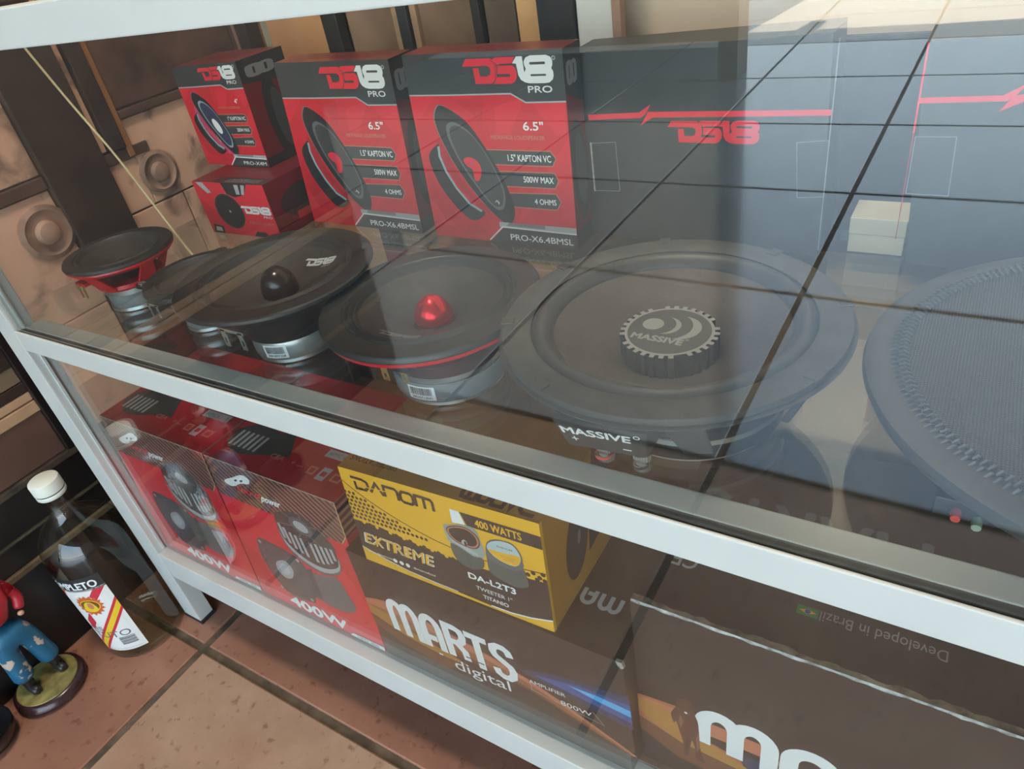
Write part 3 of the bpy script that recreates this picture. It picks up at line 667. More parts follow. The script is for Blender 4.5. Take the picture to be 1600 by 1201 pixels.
def horn_top(f):
    f.rect(0, 0, 1, 1, mat('carton_top_red', (0.40, 0.018, 0.028), 0.30, var=0.12, vscale=20), 1)
    f.poly(cspline([(.02,.20),(.16,.10),(.34,.16),(.34,.34),(.16,.40),(.04,.32)]), BLK2)
    for i in range(6): f.stroke([(.07+.04*i,.15),(.07+.04*i,.30)], .004, GRY)
    f.poly([(.30,.14),(.52,.20),(.40,.42),(.30,.36)], BLK2)
    for x, wd, k in ((.40,.10,'CEA'), (.56,.09,'+ ---')): f.text(k, x, .155, x+wd, .195, SALMON, .03, flip=False)
    for x, wd in ((.69,.055), (.77,.06), (.86,.065)): f.rect(x, .11 if wd == .06 else .13, x+wd, .22 if wd == .06 else .20, GRY if wd == .06 else SALMON); f.rect(x+.012, .145, x+wd-.012, .185, RED3)
    f.rect(.70, .30, .92, .37, GRY); f.text('APMC 6.2 - B', .715, .318, .905, .352, MGRY, .02)
RB_BODY = mat('carton_red', (0.45, 0.020, 0.030), 0.30)
GL = 'red horn driver cartons on the bottom shelf'
for lab, x0, x1, X0, X1 in (('red horn driver carton between its twin and the yellow box', -.731, -.507, -.722, -.506),
                           ('red horn driver carton at the left end of the bottom shelf, beside the post', -.949, -.7335, -.943, -.7255)):
    t, c, B = carton('horn_carton', lab, 'carton', (x0,.0195,ZB), (x1,.0195,ZB), (X1,.0305,-.1555), (X0,.0305,-.1565), .19, RB_BODY, GL)
    o_ = t.location
    pl = [Vector(p)-o_ for p in ((x0 if x0 > -.8 else -.9489,.0195,-.404), (x1,.0195,-.4035), (X1,.0305,-.1555), (X0,.0305,-.1565))]
    f = Face(*pl); horn_art(f); f.build('front_print', t)
    h = Face(c[3], c[2], B[2], B[3]); horn_top(h); h.build('top_print', t)
    g = Face(c[1], B[1], B[2], c[2]); g.rect(0, 0, 1, 1, RED3, 1); g.poly([(0,.79),(1,.79),(1,1),(0,1)], CARBON); g.build('side_print', t)

# yellow tweeter box lying on the black amplifier carton
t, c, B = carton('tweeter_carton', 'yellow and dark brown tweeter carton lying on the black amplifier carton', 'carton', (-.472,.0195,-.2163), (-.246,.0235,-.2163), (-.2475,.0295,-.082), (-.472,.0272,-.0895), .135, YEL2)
bl, br, tr, tl = c; f = Face(bl, br, tr, tl)
f.rect(0, 0, 1, 1, YEL, 1)
f.poly([(0,.455),(.08,.46),(.161,.46),(.25,.435),(.346,.415),(.505,.40),(.62,.395),(.715,.40),(.80,.425),(.90,.46),(1,.475),(1,0),(0,0)], BRN)
for i in range(24):
    for j in range(7):
        u = .0+.0245*i+(.0122 if j % 2 else 0); v = .50+.042*j
        top = .86-1.15*u+.9*u*u
        lo = .485-.17*u
        if u < .56 and lo < v < top-.03: f.ell(u, v, .0021, .0021, BRN, n=8, layer=3)
for i in range(7): f.ell(.06+.075*i, .455-.010*i, .0024, .0024, YEL, n=8, layer=4); f.ell(.095+.075*i, .450-.010*i, .0026, .0026, BRN, n=8, layer=3)
for u, v in ((.915,.50),(.94,.53),(.968,.505),(.955,.478),(.985,.545),(.99,.49)): f.ell(u, v, .0026, .0026, BRN, n=8)
f.stroke([tuple(p)[:2] for p in spline([(-.005,.875,0),(.09,.765,0),(.224,.655,0),(.378,.565,0),(.519,.515,0),(.70,.49,0),(.88,.535,0),(1,.56,0)], 5)], .0011, BRN)
f.poly([(0,.15),(.05,.125),(.15,.085),(.256,.052),(.40,.036),(.53,.034),(.72,.022),(.80,.026),(.90,.055),(1,.105),(1,0),(0,0)], YEL)
f.stroke([(.0,.155),(.05,.130),(.15,.090),(.256,.058),(.40,.042),(.53,.040)], .0010, WHT); f.stroke([(.70,.026),(.80,.030),(.90,.060),(1,.112)], .0016, WHT)
f.poly([(.634,.899),(.658,.786),(1,.778),(1,.891)], BRN); f.poly([(.586,.90),(.630,.899),(.650,.789),(.586,.776)], WHT)
f.text('400 WATTS', .702, .802, .912, .872, YEL, .035)
# angular word mark: D A n O m
wm = lambda u, v: (.062+.440*u, .826+.105*v)
for ps in ([(.0,1),(.15,1),(.205,.84),(.215,.45),(.17,.04),(.05,.02),(.045,.66)], [(.235,.02),(.32,1),(.40,.02)], [(.42,.02),(.42,1),(.56,1),(.585,.8),(.585,.02)], [(.62,.75),(.62,.2),(.65,.03),(.74,.03),(.77,.2),(.77,.8),(.74,.98),(.65,.98),(.62,.75)], [(.80,.02),(.80,1),(.90,1),(.90,.02)], [(.90,1),(.98,.98),(1,.8),(1,.02)]):
    f.stroke([wm(*p) for p in ps], .0034, BRN)
f.stroke([wm(*p) for p in ((.06,.34),(.30,.42),(.52,.60))], .0012, YEL)
# tweeter pictures
f.poly(cspline([(.533,.717),(.554,.739),(.658,.79),(.702,.758),(.713,.662),(.722,.562),(.700,.50),(.66,.50),(.59,.54),(.553,.56),(.540,.60)],3), mat('print_sage', (0.30, 0.36, 0.32), 0.4))
f.poly(cspline([(.552,.56),(.60,.545),(.66,.50),(.704,.51),(.704,.424),(.658,.367),(.595,.368),(.556,.439)],3), mat('print_shadow_green', (0.085, 0.10, 0.09), 0.4))
f.poly(cspline([(.556,.60),(.60,.56),(.66,.52),(.69,.525),(.66,.555),(.60,.59)],3), GRY)
f.poly(cspline([(.545,.685),(.572,.737),(.643,.768),(.695,.728),(.707,.65),(.683,.586),(.633,.574),(.569,.603)]), BRN)
f.poly(cspline([(.549,.683),(.575,.730),(.643,.760),(.690,.722),(.702,.65),(.679,.594),(.633,.582),(.573,.610)]), SALMON)
f.poly(cspline([(.557,.680),(.580,.722),(.643,.748),(.683,.714),(.693,.65),(.673,.604),(.633,.592),(.580,.616)]), BRN)
f.poly(cspline([(.613,.614),(.628,.641),(.642,.616),(.635,.589),(.617,.590)]), GRY); f.ell(.632, .605, .0016, .003, BRN)
f.poly(cspline([(.735,.653),(.76,.716),(.809,.748),(.87,.742),(.900,.651),(.895,.544),(.905,.519),(.912,.402),(.888,.355),(.836,.333),(.779,.357),(.731,.393),(.727,.532)],3), mat('print_shadow_green', (0.085, 0.10, 0.09), 0.4))
f.poly(cspline([(.735,.54),(.79,.50),(.86,.50),(.895,.535),(.90,.60),(.85,.53),(.79,.54),(.74,.60)],3), DGRY)
f.poly(cspline([(.74,.654),(.765,.709),(.818,.744),(.87,.732),(.894,.648),(.883,.573),(.851,.537),(.79,.55),(.749,.60)]), mat('print_pale_blue', (0.45, 0.55, 0.57), 0.4))
f.poly(cspline([(.747,.628),(.82,.636),(.889,.648),(.882,.573),(.851,.541),(.79,.554),(.752,.60)],3), YEL)
f.text('DANOM', .790, .676, .860, .692, BRN, .02)
for k in range(3): f.rect(.795+.006*k, .605-.016*k, .868-.006*k, .609-.016*k, YEL2)
f.text('DA-L2T3', .612, .252, .842, .315, WHT, .05); f.text('TWEETER 1"', .640, .158, .818, .197, WHT, .005); f.text('TITANIO', .668, .082, .793, .122, WHT, .03)
f.text('EXTREME', .04, .225, .43, .345, WHT, .05, .15); f.text('EXTREME', .045, .230, .425, .340, YEL, .02, .15)
for u in (.10,.2,.28,.36): f.poly([(u,.215),(u+.012,.23),(u+.02,.35),(u+.008,.335)], YEL)
f.text('www.danom.net', .035, .124, .182, .145, WHT, .02); f.text('danomoficial', .30, .118, .42, .140, WHT, .02)
for u in (.195,.232,.268): f.ell(u, .130, .0028, .0028, WHT, n=10)
f.build('front_print', t)
h = Face(tl, tr, B[2], B[3]); h.rect(0, 0, 1, 1, mat('carton_top_shaded_yellow', (0.36, 0.20, 0.045), 0.35, var=0.15, vscale=20), 1)  # yellow card darkened: shadow on the top put into its colour
h.text('SPECIFICATIONS', .02, .10, .28, .16, BRN, .01, flip=True)
hm = lambda u, v: (.965-.335*u, .245-.20*v)
for ps in ([(.0,1),(.15,1),(.205,.84),(.215,.45),(.17,.04),(.05,.02),(.045,.66)], [(.235,.02),(.32,1),(.40,.02)], [(.42,.02),(.42,1),(.56,1),(.585,.8),(.585,.02)], [(.62,.75),(.62,.2),(.65,.03),(.74,.03),(.77,.2),(.77,.8),(.74,.98),(.65,.98),(.62,.75)], [(.80,.02),(.80,1),(.90,1),(.90,.02)], [(.90,1),(.98,.98),(1,.8),(1,.02)]):
    h.stroke([hm(*p) for p in ps], .0042, BRN)
h.build('top_print', t)
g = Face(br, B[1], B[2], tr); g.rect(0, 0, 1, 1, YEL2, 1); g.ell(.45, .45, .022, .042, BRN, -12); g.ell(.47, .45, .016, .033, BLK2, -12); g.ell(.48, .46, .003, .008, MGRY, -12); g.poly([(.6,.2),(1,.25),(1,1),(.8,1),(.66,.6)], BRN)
g.rect(.0,0,.03,1,YEL); g.build('side_print', t)

# amplifier cartons
SPACE = mat('carton_brown_black', (0.034, 0.026, 0.025), 0.28, var=0.2, vscale=15)
def word_mark(f, M_, u0, v0, u1, v1, wd):
    """rounded capital letters M A R T S in a box"""
    q = lambda x, y: (u0+(u1-u0)*x, v0+(v1-v0)*y)
    S = lambda ps, c=False: f.stroke([q(*p) for p in ps], wd, M_, closed=c)
    def arch(xa, xb, ytop, y0, y1):
        r = (xb-xa)/2; cx = (xa+xb)/2; ry = .30
        return [(xa, y0)]+[(cx-r*math.cos(math.pi*k/12), ytop-ry+ry*math.sin(math.pi*k/12)) for k in range(13)]+[(xb, y1)]
    S(arch(.025,.135,.95,.10,.05)); S(arch(.135,.245,.95,.05,.02))
    S(arch(.305,.435,.93,.02,.02)); S([(.305,.33),(.40,.33)])
    S([(.505,.03),(.505,.93),(.58,.93),(.62,.88),(.635,.75),(.625,.60),(.59,.50),(.52,.50)]); S([(.57,.50),(.625,.30),(.63,.05)])
    S([(.66,.90),(.83,.90)]); S([(.745,.90),(.745,-.02)])
    S([(.995,.72),(.985,.86),(.955,.93),(.91,.93),(.875,.86),(.87,.72),(.885,.62),(.935,.52),(.98,.42),(.995,.30),(.985,.12),(.95,.03),(.91,.03),(.875,.10),(.865,.24)])
def space_scene(f, dy=0.0, flip=1):
    up = [(0,.553),(.05,.585),(.108,.599),(.254,.571),(.439,.507),(.62,.421),(.759,.285),(.898,.122),(1.0,-.013)]
    lo = [(0,.40),(.06,.35),(.132,.30),(.254,.28),(.406,.24),(.55,.26),(.677,.207),(.786,.120),(.893,.03),(.98,-.03)]
    def band(a, b): # blend between upper and lower outline
        n = 12; out = []
        def at(pl, t):
            k = t*(len(pl)-1); i = min(int(k), len(pl)-2); fr = k-i
            return (pl[i][0]+(pl[i+1][0]-pl[i][0])*fr, pl[i][1]+(pl[i+1][1]-pl[i][1])*fr)
        top = []; bot = []
        for i in range(n+1):
            t = i/n; U, L_ = at(up, t), at(lo, t)
            top.append((U[0]+(L_[0]-U[0])*a, U[1]+(L_[1]-U[1])*a+dy)); bot.append((U[0]+(L_[0]-U[0])*b, U[1]+(L_[1]-U[1])*b+dy))
        return top+bot[::-1]
    f.poly(band(-.03, .55), ORG); f.poly(band(.03, .40), SALMON if False else mat('print_planet', (0.50, 0.18, 0.10), 0.35))
    f.poly(band(.50, .80), ORG3); f.poly(band(.30, .62), mat('print_planet_2', (0.30, 0.12, 0.05), 0.35))
    f.poly([(0,.50+dy),(.08,.47+dy),(.20,.36+dy),(.34,.30+dy),(.42,.24+dy),(.30,.24+dy),(.15,.29+dy),(0,.41+dy)], ORG2)
    f.poly([(0,.40+dy),(.15,.28+dy),(.40,.22+dy),(.30,.10+dy),(.10,.20+dy),(0,.30+dy)], ORG3)
def amp_front(f):
    f.rect(.005, 0.03, .995, .99, SPACE, 1)
    space_scene(f)
    f.poly([(.62,.46),(.75,.57),(1,.66),(1,.30),(.84,.36)], BLUE1); f.poly([(.68,.47),(.84,.555),(1,.57),(1,.38),(.85,.42)], BLUE2); f.poly([(.80,.515),(.90,.53),(1,.515),(1,.445),(.90,.47)], BLUE3)
    word_mark(f, WHT, .100, .292, .605, .652, .0098)
    f.stroke([(.413,.352),(.432,.352)], .0022, BRN); f.stroke([(.462,.345),(.486,.345)], .0022, BRN)
    f.text('digital', .348, .115, .572, .262, WHT, .0); f.rect(.288, .245, .305, .262, WHT)
    f.text('AMPLIFIER', .657, .362, .785, .400, WHT, .005); f.text('800W', .762, .258, .868, .305, WHT, .0)
    f.stroke([(.662,.385),(.660,.285),(.905,.215),(.872,.325)], .0006, GRY)
t, c, B = carton('amplifier_carton', 'black amplifier carton with an orange planet print, the yellow tweeter box on top of it', 'carton', (-.504,.0195,ZB), (-.1785,.0195,ZB), (-.1785,.0200,-.2166), (-.504,.0200,-.2166), .21, SPACE, 'amplifier cartons')
o_ = t.location
f = Face(*[Vector(p)-o_ for p in ((-.505,.0195,-.400), (-.172,.0195,-.367), (-.1762,.0199,-.2145), (-.503,.0199,-.217))])
amp_front(f); f.build('front_print', t)
h = Face(c[3], c[2], B[2], B[3]); h.rect(0, 0, 1, 1, SPACE, 1); hs = lambda ps: [(.978-.197*x, .295-.085*y) for x, y in ps]
def arch(xa, xb): return [(xa, .05)]+[((xa+xb)/2-(xb-xa)/2*math.cos(math.pi*k/10), .62+.33*math.sin(math.pi*k/10)) for k in range(11)]+[(xb, .05)]
for ps in (arch(.27,.42), arch(.42,.57), arch(.68,.86), [(.68,.33),(.80,.33)]): h.stroke(hs(ps), .0043, GRY)
h.build('top_print', t)
for x in (-.1785,):
    obj('worn_corner', prism([(-.004,0),(.002,.001),(.004,-.006),(.001,-.009),(-.002,-.006)], 0, .003, xf=lambda p: (x-o_.x+p[0]-.001, .0198-o_.y-.0015+p[2], -.2166-o_.z+p[1]+.003)), PEEL, t)

t, c, B = carton('amplifier_carton', 'black amplifier carton at the right with an astronaut print and a worn torn front edge', 'carton', (-.1755,.0405,ZB), (.222,.0435,ZB), (.222,.0440,-.150), (-.1755,.0405,-.150), .24, SPACE, 'amplifier cartons')
o_ = t.location
f = Face(*[Vector(p)-o_ for p in ((-.176,.0400,-.40), (.20,.0430,-.40), (.20,.0433,-.15), (-.176,.0400,-.15))])
def arc2(f):
    f.rect(0.002, .0, 1, .99, SPACE, 1)
    up = [(0,.44),(.107,.462),(.181,.462),(.295,.460),(.482,.43),(.75,.36),(1,.26)]
    f.poly(up+[(1,.10),(.75,.17),(.482,.20),(.25,.21),(.11,.22),(0,.29)], ORG)
    f.poly([(0,.425),(.107,.44),(.181,.44),(.295,.44),(.482,.41),(.75,.34),(1,.24),(1,.18),(.75,.27),(.48,.34),(.30,.36),(.1,.35),(0,.37)], mat('print_planet', (0.50, 0.18, 0.10), 0.35))
    f.poly([(0,.41),(.06,.42),(.11,.37),(.17,.32),(.30,.22),(.25,.205),(.11,.22),(.04,.28),(0,.33)], ORG2)
    f.poly([(0,.29),(.11,.22),(.25,.20),(.48,.19),(.40,.08),(.1,.10),(0,.2)], ORG3)
    f.poly([(.24,.32),(.48,.33),(.60,.22),(.30,.21)], BLUE1)
    word_mark(f, WHT, .148, .265, .865, .510, .0150)
    SUIT = mat('print_suit', (0.105, 0.042, 0.026), 0.4); SUIT2 = mat('print_suit_light', (0.23, 0.10, 0.06), 0.4)
    f.poly(cspline([(.087,.40),(.10,.46),(.105,.51),(.120,.530),(.140,.525),(.150,.495),(.143,.47),(.154,.42),(.158,.33),(.160,.25),(.168,.17),(.175,.145),(.150,.15),(.148,.22),(.140,.27),(.135,.22),(.130,.145),(.118,.150),(.118,.22),(.108,.30),(.100,.36),(.094,.345)],3), SUIT)
    f.poly([(.110,.42),(.120,.38),(.112,.33),(.106,.36)], SUIT2); f.poly([(.150,.30),(.156,.34),(.160,.24),(.152,.2)], SUIT2); f.ell(.125, .445, .0016, .0016, WHT, n=8)
arc2(f); f.build('front_print', t)
h = Face(c[3], c[2], B[2], B[3])
h.rect(0, 0, 1, 1, SPACE, 1); H = lambda x, y: ((x+.1755)/.3975, (y-.0405)/.24)
a = H(-.036, .079); b = H(.0505, .092); h.text('Developed in Brazil', a[0], a[1], b[0], b[1], MGRY, .0, flip=True)
a = H(-.053, .0795); b = H(-.037, .0885); h.rect(*a, *b, GREEN); h.poly([(a[0]+.004,(a[1]+b[1])/2),((a[0]+b[0])/2,a[1]+.008),(b[0]-.004,(a[1]+b[1])/2),((a[0]+b[0])/2,b[1]-.008)], YEL); h.ell((a[0]+b[0])/2, (a[1]+b[1])/2, .0022, .0022, BLUE2, n=12)
a = H(-.158, .088); b = H(-.137, .104); h.text('CE', a[0], a[1], b[0], b[1], GRY, .02, flip=True)
a = H(.005, .108); b = H(.055, .125); h.text('martsdigital', a[0], a[1], b[0], b[1], MGRY, .0, flip=True)
a = H(-.16, .14); b = H(.03, .19); h.text('MARTS', a[0], a[1], b[0], b[1], DGRY, .03, flip=True)
h.build('top_print', t)
bm = bmesh.new(); n = 60; V = []
rn = random.Random(5)
for i in range(n+1):
    x = -.1745-o_.x+i*(.395)/n; a = .0016+.0022*rn.random(); b = .0030+.0034*rn.random()
    V.append([bm.verts.new((x, .0403-o_.y+yy+.0035*i/n, -.150-o_.z+zz)) for yy, zz in ((-.0003, -a), (-.0006, -a*.5), (0, .0006), (b, .0008))])
for i in range(n):
    for k in range(3):
        fc = bm.faces.new((V[i][k], V[i+1][k], V[i+1][k+1], V[i][k+1])); fc.material_index = 0 if k < 2 else 1
obj('worn_edge', bm, [mat('worn_card_edge', (0.42, 0.45, 0.45), 0.5, var=0.7, vscale=120), mat('worn_card_top', (0.20, 0.17, 0.12), 0.4, var=0.7, vscale=80)], t)
# plain brown cartons stored behind
for lab, x0, x1, y0, y1, zt in (('plain brown cardboard carton on the bottom shelf behind the yellow box', -.62, -.19, .28, .485, -.045), ('plain brown cardboard carton behind the amplifier carton with the astronaut', -.16, .22, .30, .485, -.045)):
    t = thing('cardboard_carton', lab, 'carton', ((x0+x1)/2, (y0+y1)/2, ZB), 'brown cartons stored at the back')
    hx, hy = (x1-x0)/2, (y1-y0)/2; H_ = zt-ZB
    obj('carton_body', bx(-hx, hx, -hy, hy, 0, H_), CARD, t, bevel=.001)
    obj('flap', bx(-hx, hx, -hy, -.0008, H_, H_+.0025), CARD, t); obj('flap', bx(-hx, hx, .0008, hy, H_, H_+.0025), CARD, t)
    obj('packing_tape', bx(-hx, hx, -.02, .02, H_+.0025, H_+.0028), mat('packing_tape', (0.33, 0.22, 0.12), 0.2), t)

cpart('glass_top', bx(-0.992, XR+0.042, 0.031, 0.516, 0.3285, 0.3345), SHELF, 0)

# ------------------------------------------------------------------ loudspeakers on the glass shelf
PAPER = mat('cone_paper', (0.030, 0.028, 0.028), 0.55, var=0.2, vscale=60, bump=0.15, bscale=500)
PAPERB = mat('cone_brown', (0.055, 0.043, 0.036), 0.6, var=0.2, vscale=20, bump=0.2, bscale=400)
FOAM = mat('black_foam', (0.022, 0.022, 0.023), 0.65)
RIM = mat('black_rim', (0.020, 0.021, 0.022), 0.45)
RIMG = mat('charcoal_rim', (0.045, 0.046, 0.047), 0.5, var=0.15, vscale=40)
CAST = mat('black_basket', (0.014, 0.014, 0.015), 0.4)
ZINC = mat('zinc_plate', (0.55, 0.60, 0.60), 0.28, metal=0.9)
FERR = mat('grey_ferrite', (0.20, 0.22, 0.22), 0.45, var=0.12, vscale=40)
REDB = mat('red_basket', (0.50, 0.010, 0.018), 0.30)
REDM = mat('red_anodised', (0.62, 0.012, 0.02), 0.22, metal=0.75)
GOLD = mat('gold_tab', (0.75, 0.50, 0.17), 0.3, metal=0.9)
NICK = mat('nickel', (0.70, 0.70, 0.66), 0.25, metal=0.9)
def ring(name, prof, m, t, seg=64, ox=0, oy=0): return obj(name, lathe(prof, seg, ox, oy, closed=True), m, t, smooth=True)
def solid(name, prof, m, t, seg=64, ox=0, oy=0): return obj(name, lathe(prof, seg, ox, oy), m, t, smooth=True)
def corrugated(r0, r1, z0, z1, n, amp):
    p = []
    for i in range(n*6+1):
        k = i/(n*6); p.append((r0+(r1-r0)*k, z0+(z1-z0)*k+amp*0.5*(1-math.cos(2*math.pi*n*k))))
    return p
def shellprof(p, th): return p+[(r, z-th) for r, z in p[::-1]]
def spoke(a, w0, w1, r0, z0, r1, z1, th, ox=0, oy=0):
    def P(r, z, s, w): c, d = math.cos(a), math.sin(a); return (ox*(1-k)+r*c-s*w/2*d, oy*(1-k)+r*d+s*w/2*c, z)
    pts = []
    for k, r, z, w in ((0, r0, z0, w0), (1, r1, z1, w1)):
        for s, dr in ((-1, 0), (1, 0), (1, -th), (-1, -th)): pts.append(P(r+dr, z, s, w))
    return hexa(pts)
def sticker(t, ox, oy, r, ang, wd, z0, z1, digits):
    f = Face(fn=lambda u, v, o: Vector((ox+(r+o)*math.cos(ang+(u-.5)*wd/r), oy+(r+o)*math.sin(ang+(u-.5)*wd/r), z0+(z1-z0)*v)), size=(wd, z1-z0), cuts=[.2, .4, .6, .8], step=.00015)
    f.rect(0, 0, 1, 1, WHT, 2)
    rnd = random.Random(3); x = .08
    while x < .9:
        w_ = rnd.choice((.012, .02, .032)); f.rect(x, .36, x+w_, .90, BLK, 3); x += w_+rnd.choice((.014, .022))
    f.text(digits, .12, .10, .88, .28, BLK, .02, layer=3); f.build('barcode_label', t)
def tab(t, x, y, z, m, w=.006, h=.013):
    bm = bmesh.new()
    o = [(-w/2,-h/2),(w/2,-h/2),(w/2,h/2),(-w/2,h/2)]; hl = [(-w*.22,-h*.25),(-w*.22,h*.05),(w*.22,h*.05),(w*.22,-h*.25)]
    tr = tessellate_polygon([[Vector((a, b, 0)) for a, b in o], [Vector((a, b, 0)) for a, b in hl]]); al = o+hl
    F_ = [bm.verts.new((x+a, y, z+b)) for a, b in al]; K = [bm.verts.new((x+a, y+.0009, z+b)) for a, b in al]
    for q in tr: bm.faces.new([F_[i] for i in q]); bm.faces.new([K[i] for i in q][::-1])
    for i in range(4): j = (i+1) % 4; bm.faces.new((F_[i], F_[j], K[j], K[i])); bm.faces.new((F_[4+i], F_[4+j], K[4+j], K[4+i]))
    obj('terminal_tab', bm, m, t)
def on_cone(cx_, cy_, wd, hg, zf, rot=0.0):
    c, d = math.cos(rot), math.sin(rot)
    def fn(u, v, o):
        x = cx_+(u-.5)*wd*c-(v-.5)*hg*d; y = cy_+(u-.5)*wd*d+(v-.5)*hg*c
        return Vector((x, y, zf(math.hypot(x, y))+.0006+o))
    return Face(fn=fn, size=(wd, hg), cuts=[.25, .5, .75])
SG = 'bare loudspeakers lying on the glass shelf'

# red-rimmed midrange with a bullet plug
cx_, cy_ = -.391, .125; t = thing('midrange_speaker', 'black loudspeaker with a shiny red bullet centre and red basket', 'speaker', (cx_, cy_, ZS), group=SG)
h = .0761; mx_, my_ = .014, -.008
solid('back_plate', [(0,0),(.048,0),(.050,.001),(.050,.0055),(0,.0055)], ZINC, t, ox=mx_, oy=my_)
solid('magnet', [(0,.0055),(.052,.0055),(.0528,.0065),(.0528,.0235),(.052,.0245),(0,.0245)], FERR, t, ox=mx_, oy=my_)
solid('top_plate', [(0,.0245),(.0505,.0245),(.0505,.0295),(0,.0295)], ZINC, t, ox=mx_, oy=my_)
ring('basket', [(.074,.0585),(.088,.0610),(.0975,.0655),(.0985,.0695),(.086,.0695),(.074,.0640)], REDB, t)
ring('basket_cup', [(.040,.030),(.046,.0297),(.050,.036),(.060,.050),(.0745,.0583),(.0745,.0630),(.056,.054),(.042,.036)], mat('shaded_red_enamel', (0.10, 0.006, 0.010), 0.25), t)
ring('rim', [(.078,.0697),(.0992,.0697),(.1003,.0712),(.1000,.0745),(.0985,.0761),(.0800,.0761),(.078,.0745)], RIM, t, 96)
cz = lambda r: .0715-(.0655-min(max(r, .0), .0655))*.42
ring('surround', shellprof(corrugated(.0650,.0790,.0712,.0745,3,.0026), .0012), FOAM, t, 80)
solid('cone', [(.0655,.0714)]+[(r, cz(r)) for r in (.060,.050,.040,.030,.022,.016,.0)], PAPER, t, 72)
solid('bullet_plug', [(.0185,.0475),(.0187,.052),(.0178,.058),(.0155,.064),(.0120,.0695),(.0075,.0738),(.003,.0760),(0,.0765)], REDM, t, 48)
ring('voice_coil_gap', [(.0188,.0485),(.0215,.0520),(.0205,.0535),(.0188,.0530)], CAST, t, 48)
sticker(t, mx_, my_, .0529, R(-84), .027, .0085, .0225, '20030712041')
tab(t, -.006, -.071, .0375, GOLD, .007, .014); tab(t, .013, -.068, .0375, GOLD, .007, .014)
obj('terminal_strip', bx(-.012, .019, -.0705, -.052, .0425, .0455), CAST, t)
f = on_cone(.003, -.052, .045, .0105, cz, R(3)); f.place(LOGO_DS, 0, 0, 1, 1, DGRY); f.place(LOGO_18, 0, 0, 1, 1, DGRY); f.build('cone_print', t)

# black midrange with a grey sign printed on the cone
cx_, cy_ = -.573, .111; t = thing('midrange_speaker', 'all black loudspeaker with a grey sign on its cone', 'speaker', (cx_, cy_, ZS), group=SG)
mx_, my_ = -.004, .004
solid('back_plate', [(0,0),(.043,0),(.0445,.001),(.0445,.005),(0,.005)], ZINC, t, ox=mx_, oy=my_)
solid('magnet', [(0,.005),(.0455,.005),(.0462,.006),(.0462,.0245),(.0455,.0255),(0,.0255)], mat('steel_band', (0.34, 0.37, 0.37), 0.32, metal=0.6), t, ox=mx_, oy=my_)
solid('top_plate', [(0,.0255),(.0468,.0255),(.0468,.0285),(0,.0285)], ZINC, t, ox=mx_, oy=my_)
ring('basket', [(.036,.029),(.047,.0288),(.052,.040),(.061,.058),(.077,.0755),(.094,.0790),(.0975,.0805),(.085,.0805),(.058,.060),(.040,.040)], CAST, t)
ring('rim', [(.079,.0805),(.0988,.0805),(.0998,.0820),(.0995,.0848),(.0980,.0861),(.0805,.0861),(.079,.0850)], RIM, t, 96)
cz2 = lambda r: .0800-(.0655-min(max(r, .0), .0655))*.40
ring('surround', shellprof(corrugated(.0648,.0800,.0798,.0845,2,.0032), .0012), FOAM, t, 80)
solid('cone', [(.0655,.0799)]+[(r, cz2(r)) for r in (.060,.050,.040,.030,.022,.016,.0)], PAPER, t, 72)
solid('bullet_plug', [(.0185,.0575),(.0187,.066),(.0175,.073),(.0148,.0795),(.0108,.0845),(.006,.0878),(0,.0890)], mat('black_plug', (0.012, 0.012, 0.013), 0.2), t, 40)
sticker(t, mx_, my_, .0463, R(-72), .026, .0080, .0225, '20013071234')
for q in (-.036, -.010): tab(t, q, -.057, .034, NICK, .007, .020)
obj('terminal_bridge', bx(-.042, -.004, -.057, -.050, .042, .0455), NICK, t)
f = on_cone(.016, .045, .043, .012, cz2, R(5)); f.place(LOGO_DS, 0, .15, 1, 1, GRY); f.place(LOGO_18, 0, .15, 1, 1, GRY); f.text('PRO', .68, -.10, .95, .06, GRY, .02); f.build('cone_print', t)

# small speaker with an open red basket
cx_, cy_ = -.877, .1265; t = thing('small_speaker', 'small loudspeaker with an open red basket at the left end of the glass shelf', 'speaker', (cx_, cy_, ZS), group=SG)
solid('back_plate', [(0,0),(.035,0),(.0365,.001),(.0365,.005),(0,.005)], ZINC, t)
solid('magnet', [(0,.005),(.0345,.005),(.0345,.0225),(0,.0225)], FERR, t)
solid('top_plate', [(0,.0225),(.0375,.0225),(.0375,.0290),(0,.0290)], ZINC, t)
ring('basket_base', [(.010,.0292),(.039,.0292),(.041,.032),(.039,.036),(.010,.036)], REDB, t)
for i in range(5): obj('basket_spoke', spoke(R(-75+72*i), .026, .016, .040, .032, .0590, .0600, .004), REDB, t, bevel=.001)
ring('basket_rim', [(.050,.0580),(.0625,.0595),(.0650,.0625),(.0640,.0650),(.050,.0645)], REDB, t)
solid('spider_cover', [(.020,.036),(.030,.050),(.047,.060),(.047,.062)], CAST, t)
ring('rim', [(.052,.0650),(.0650,.0648),(.0658,.0662),(.0645,.0690),(.0535,.0690),(.052,.0675)], RIM, t, 72)
cz3 = lambda r: .0665-(.046-min(r, .046))*.45
ring('surround', shellprof(corrugated(.0445,.0535,.0660,.0665,1,.0032), .001), FOAM, t, 64)
solid('cone', [(.046,.0665)]+[(r, cz3(r)) for r in (.040,.030,.020,.012)]+[(.008,.054),(0,.056)], PAPER, t, 60)
f = on_cone(.022, -.014, .012, .006, cz3, R(5)); f.text('18', 0, 0, 1, 1, DGRY, .03); f.build('cone_print', t)
for q in (-.016, -.006): tab(t, q, -.0575, .038, GOLD, .004, .017)
obj('terminal_strip', bx(-.020, .0, -.0565, -.046, .045, .049), REDB, t)

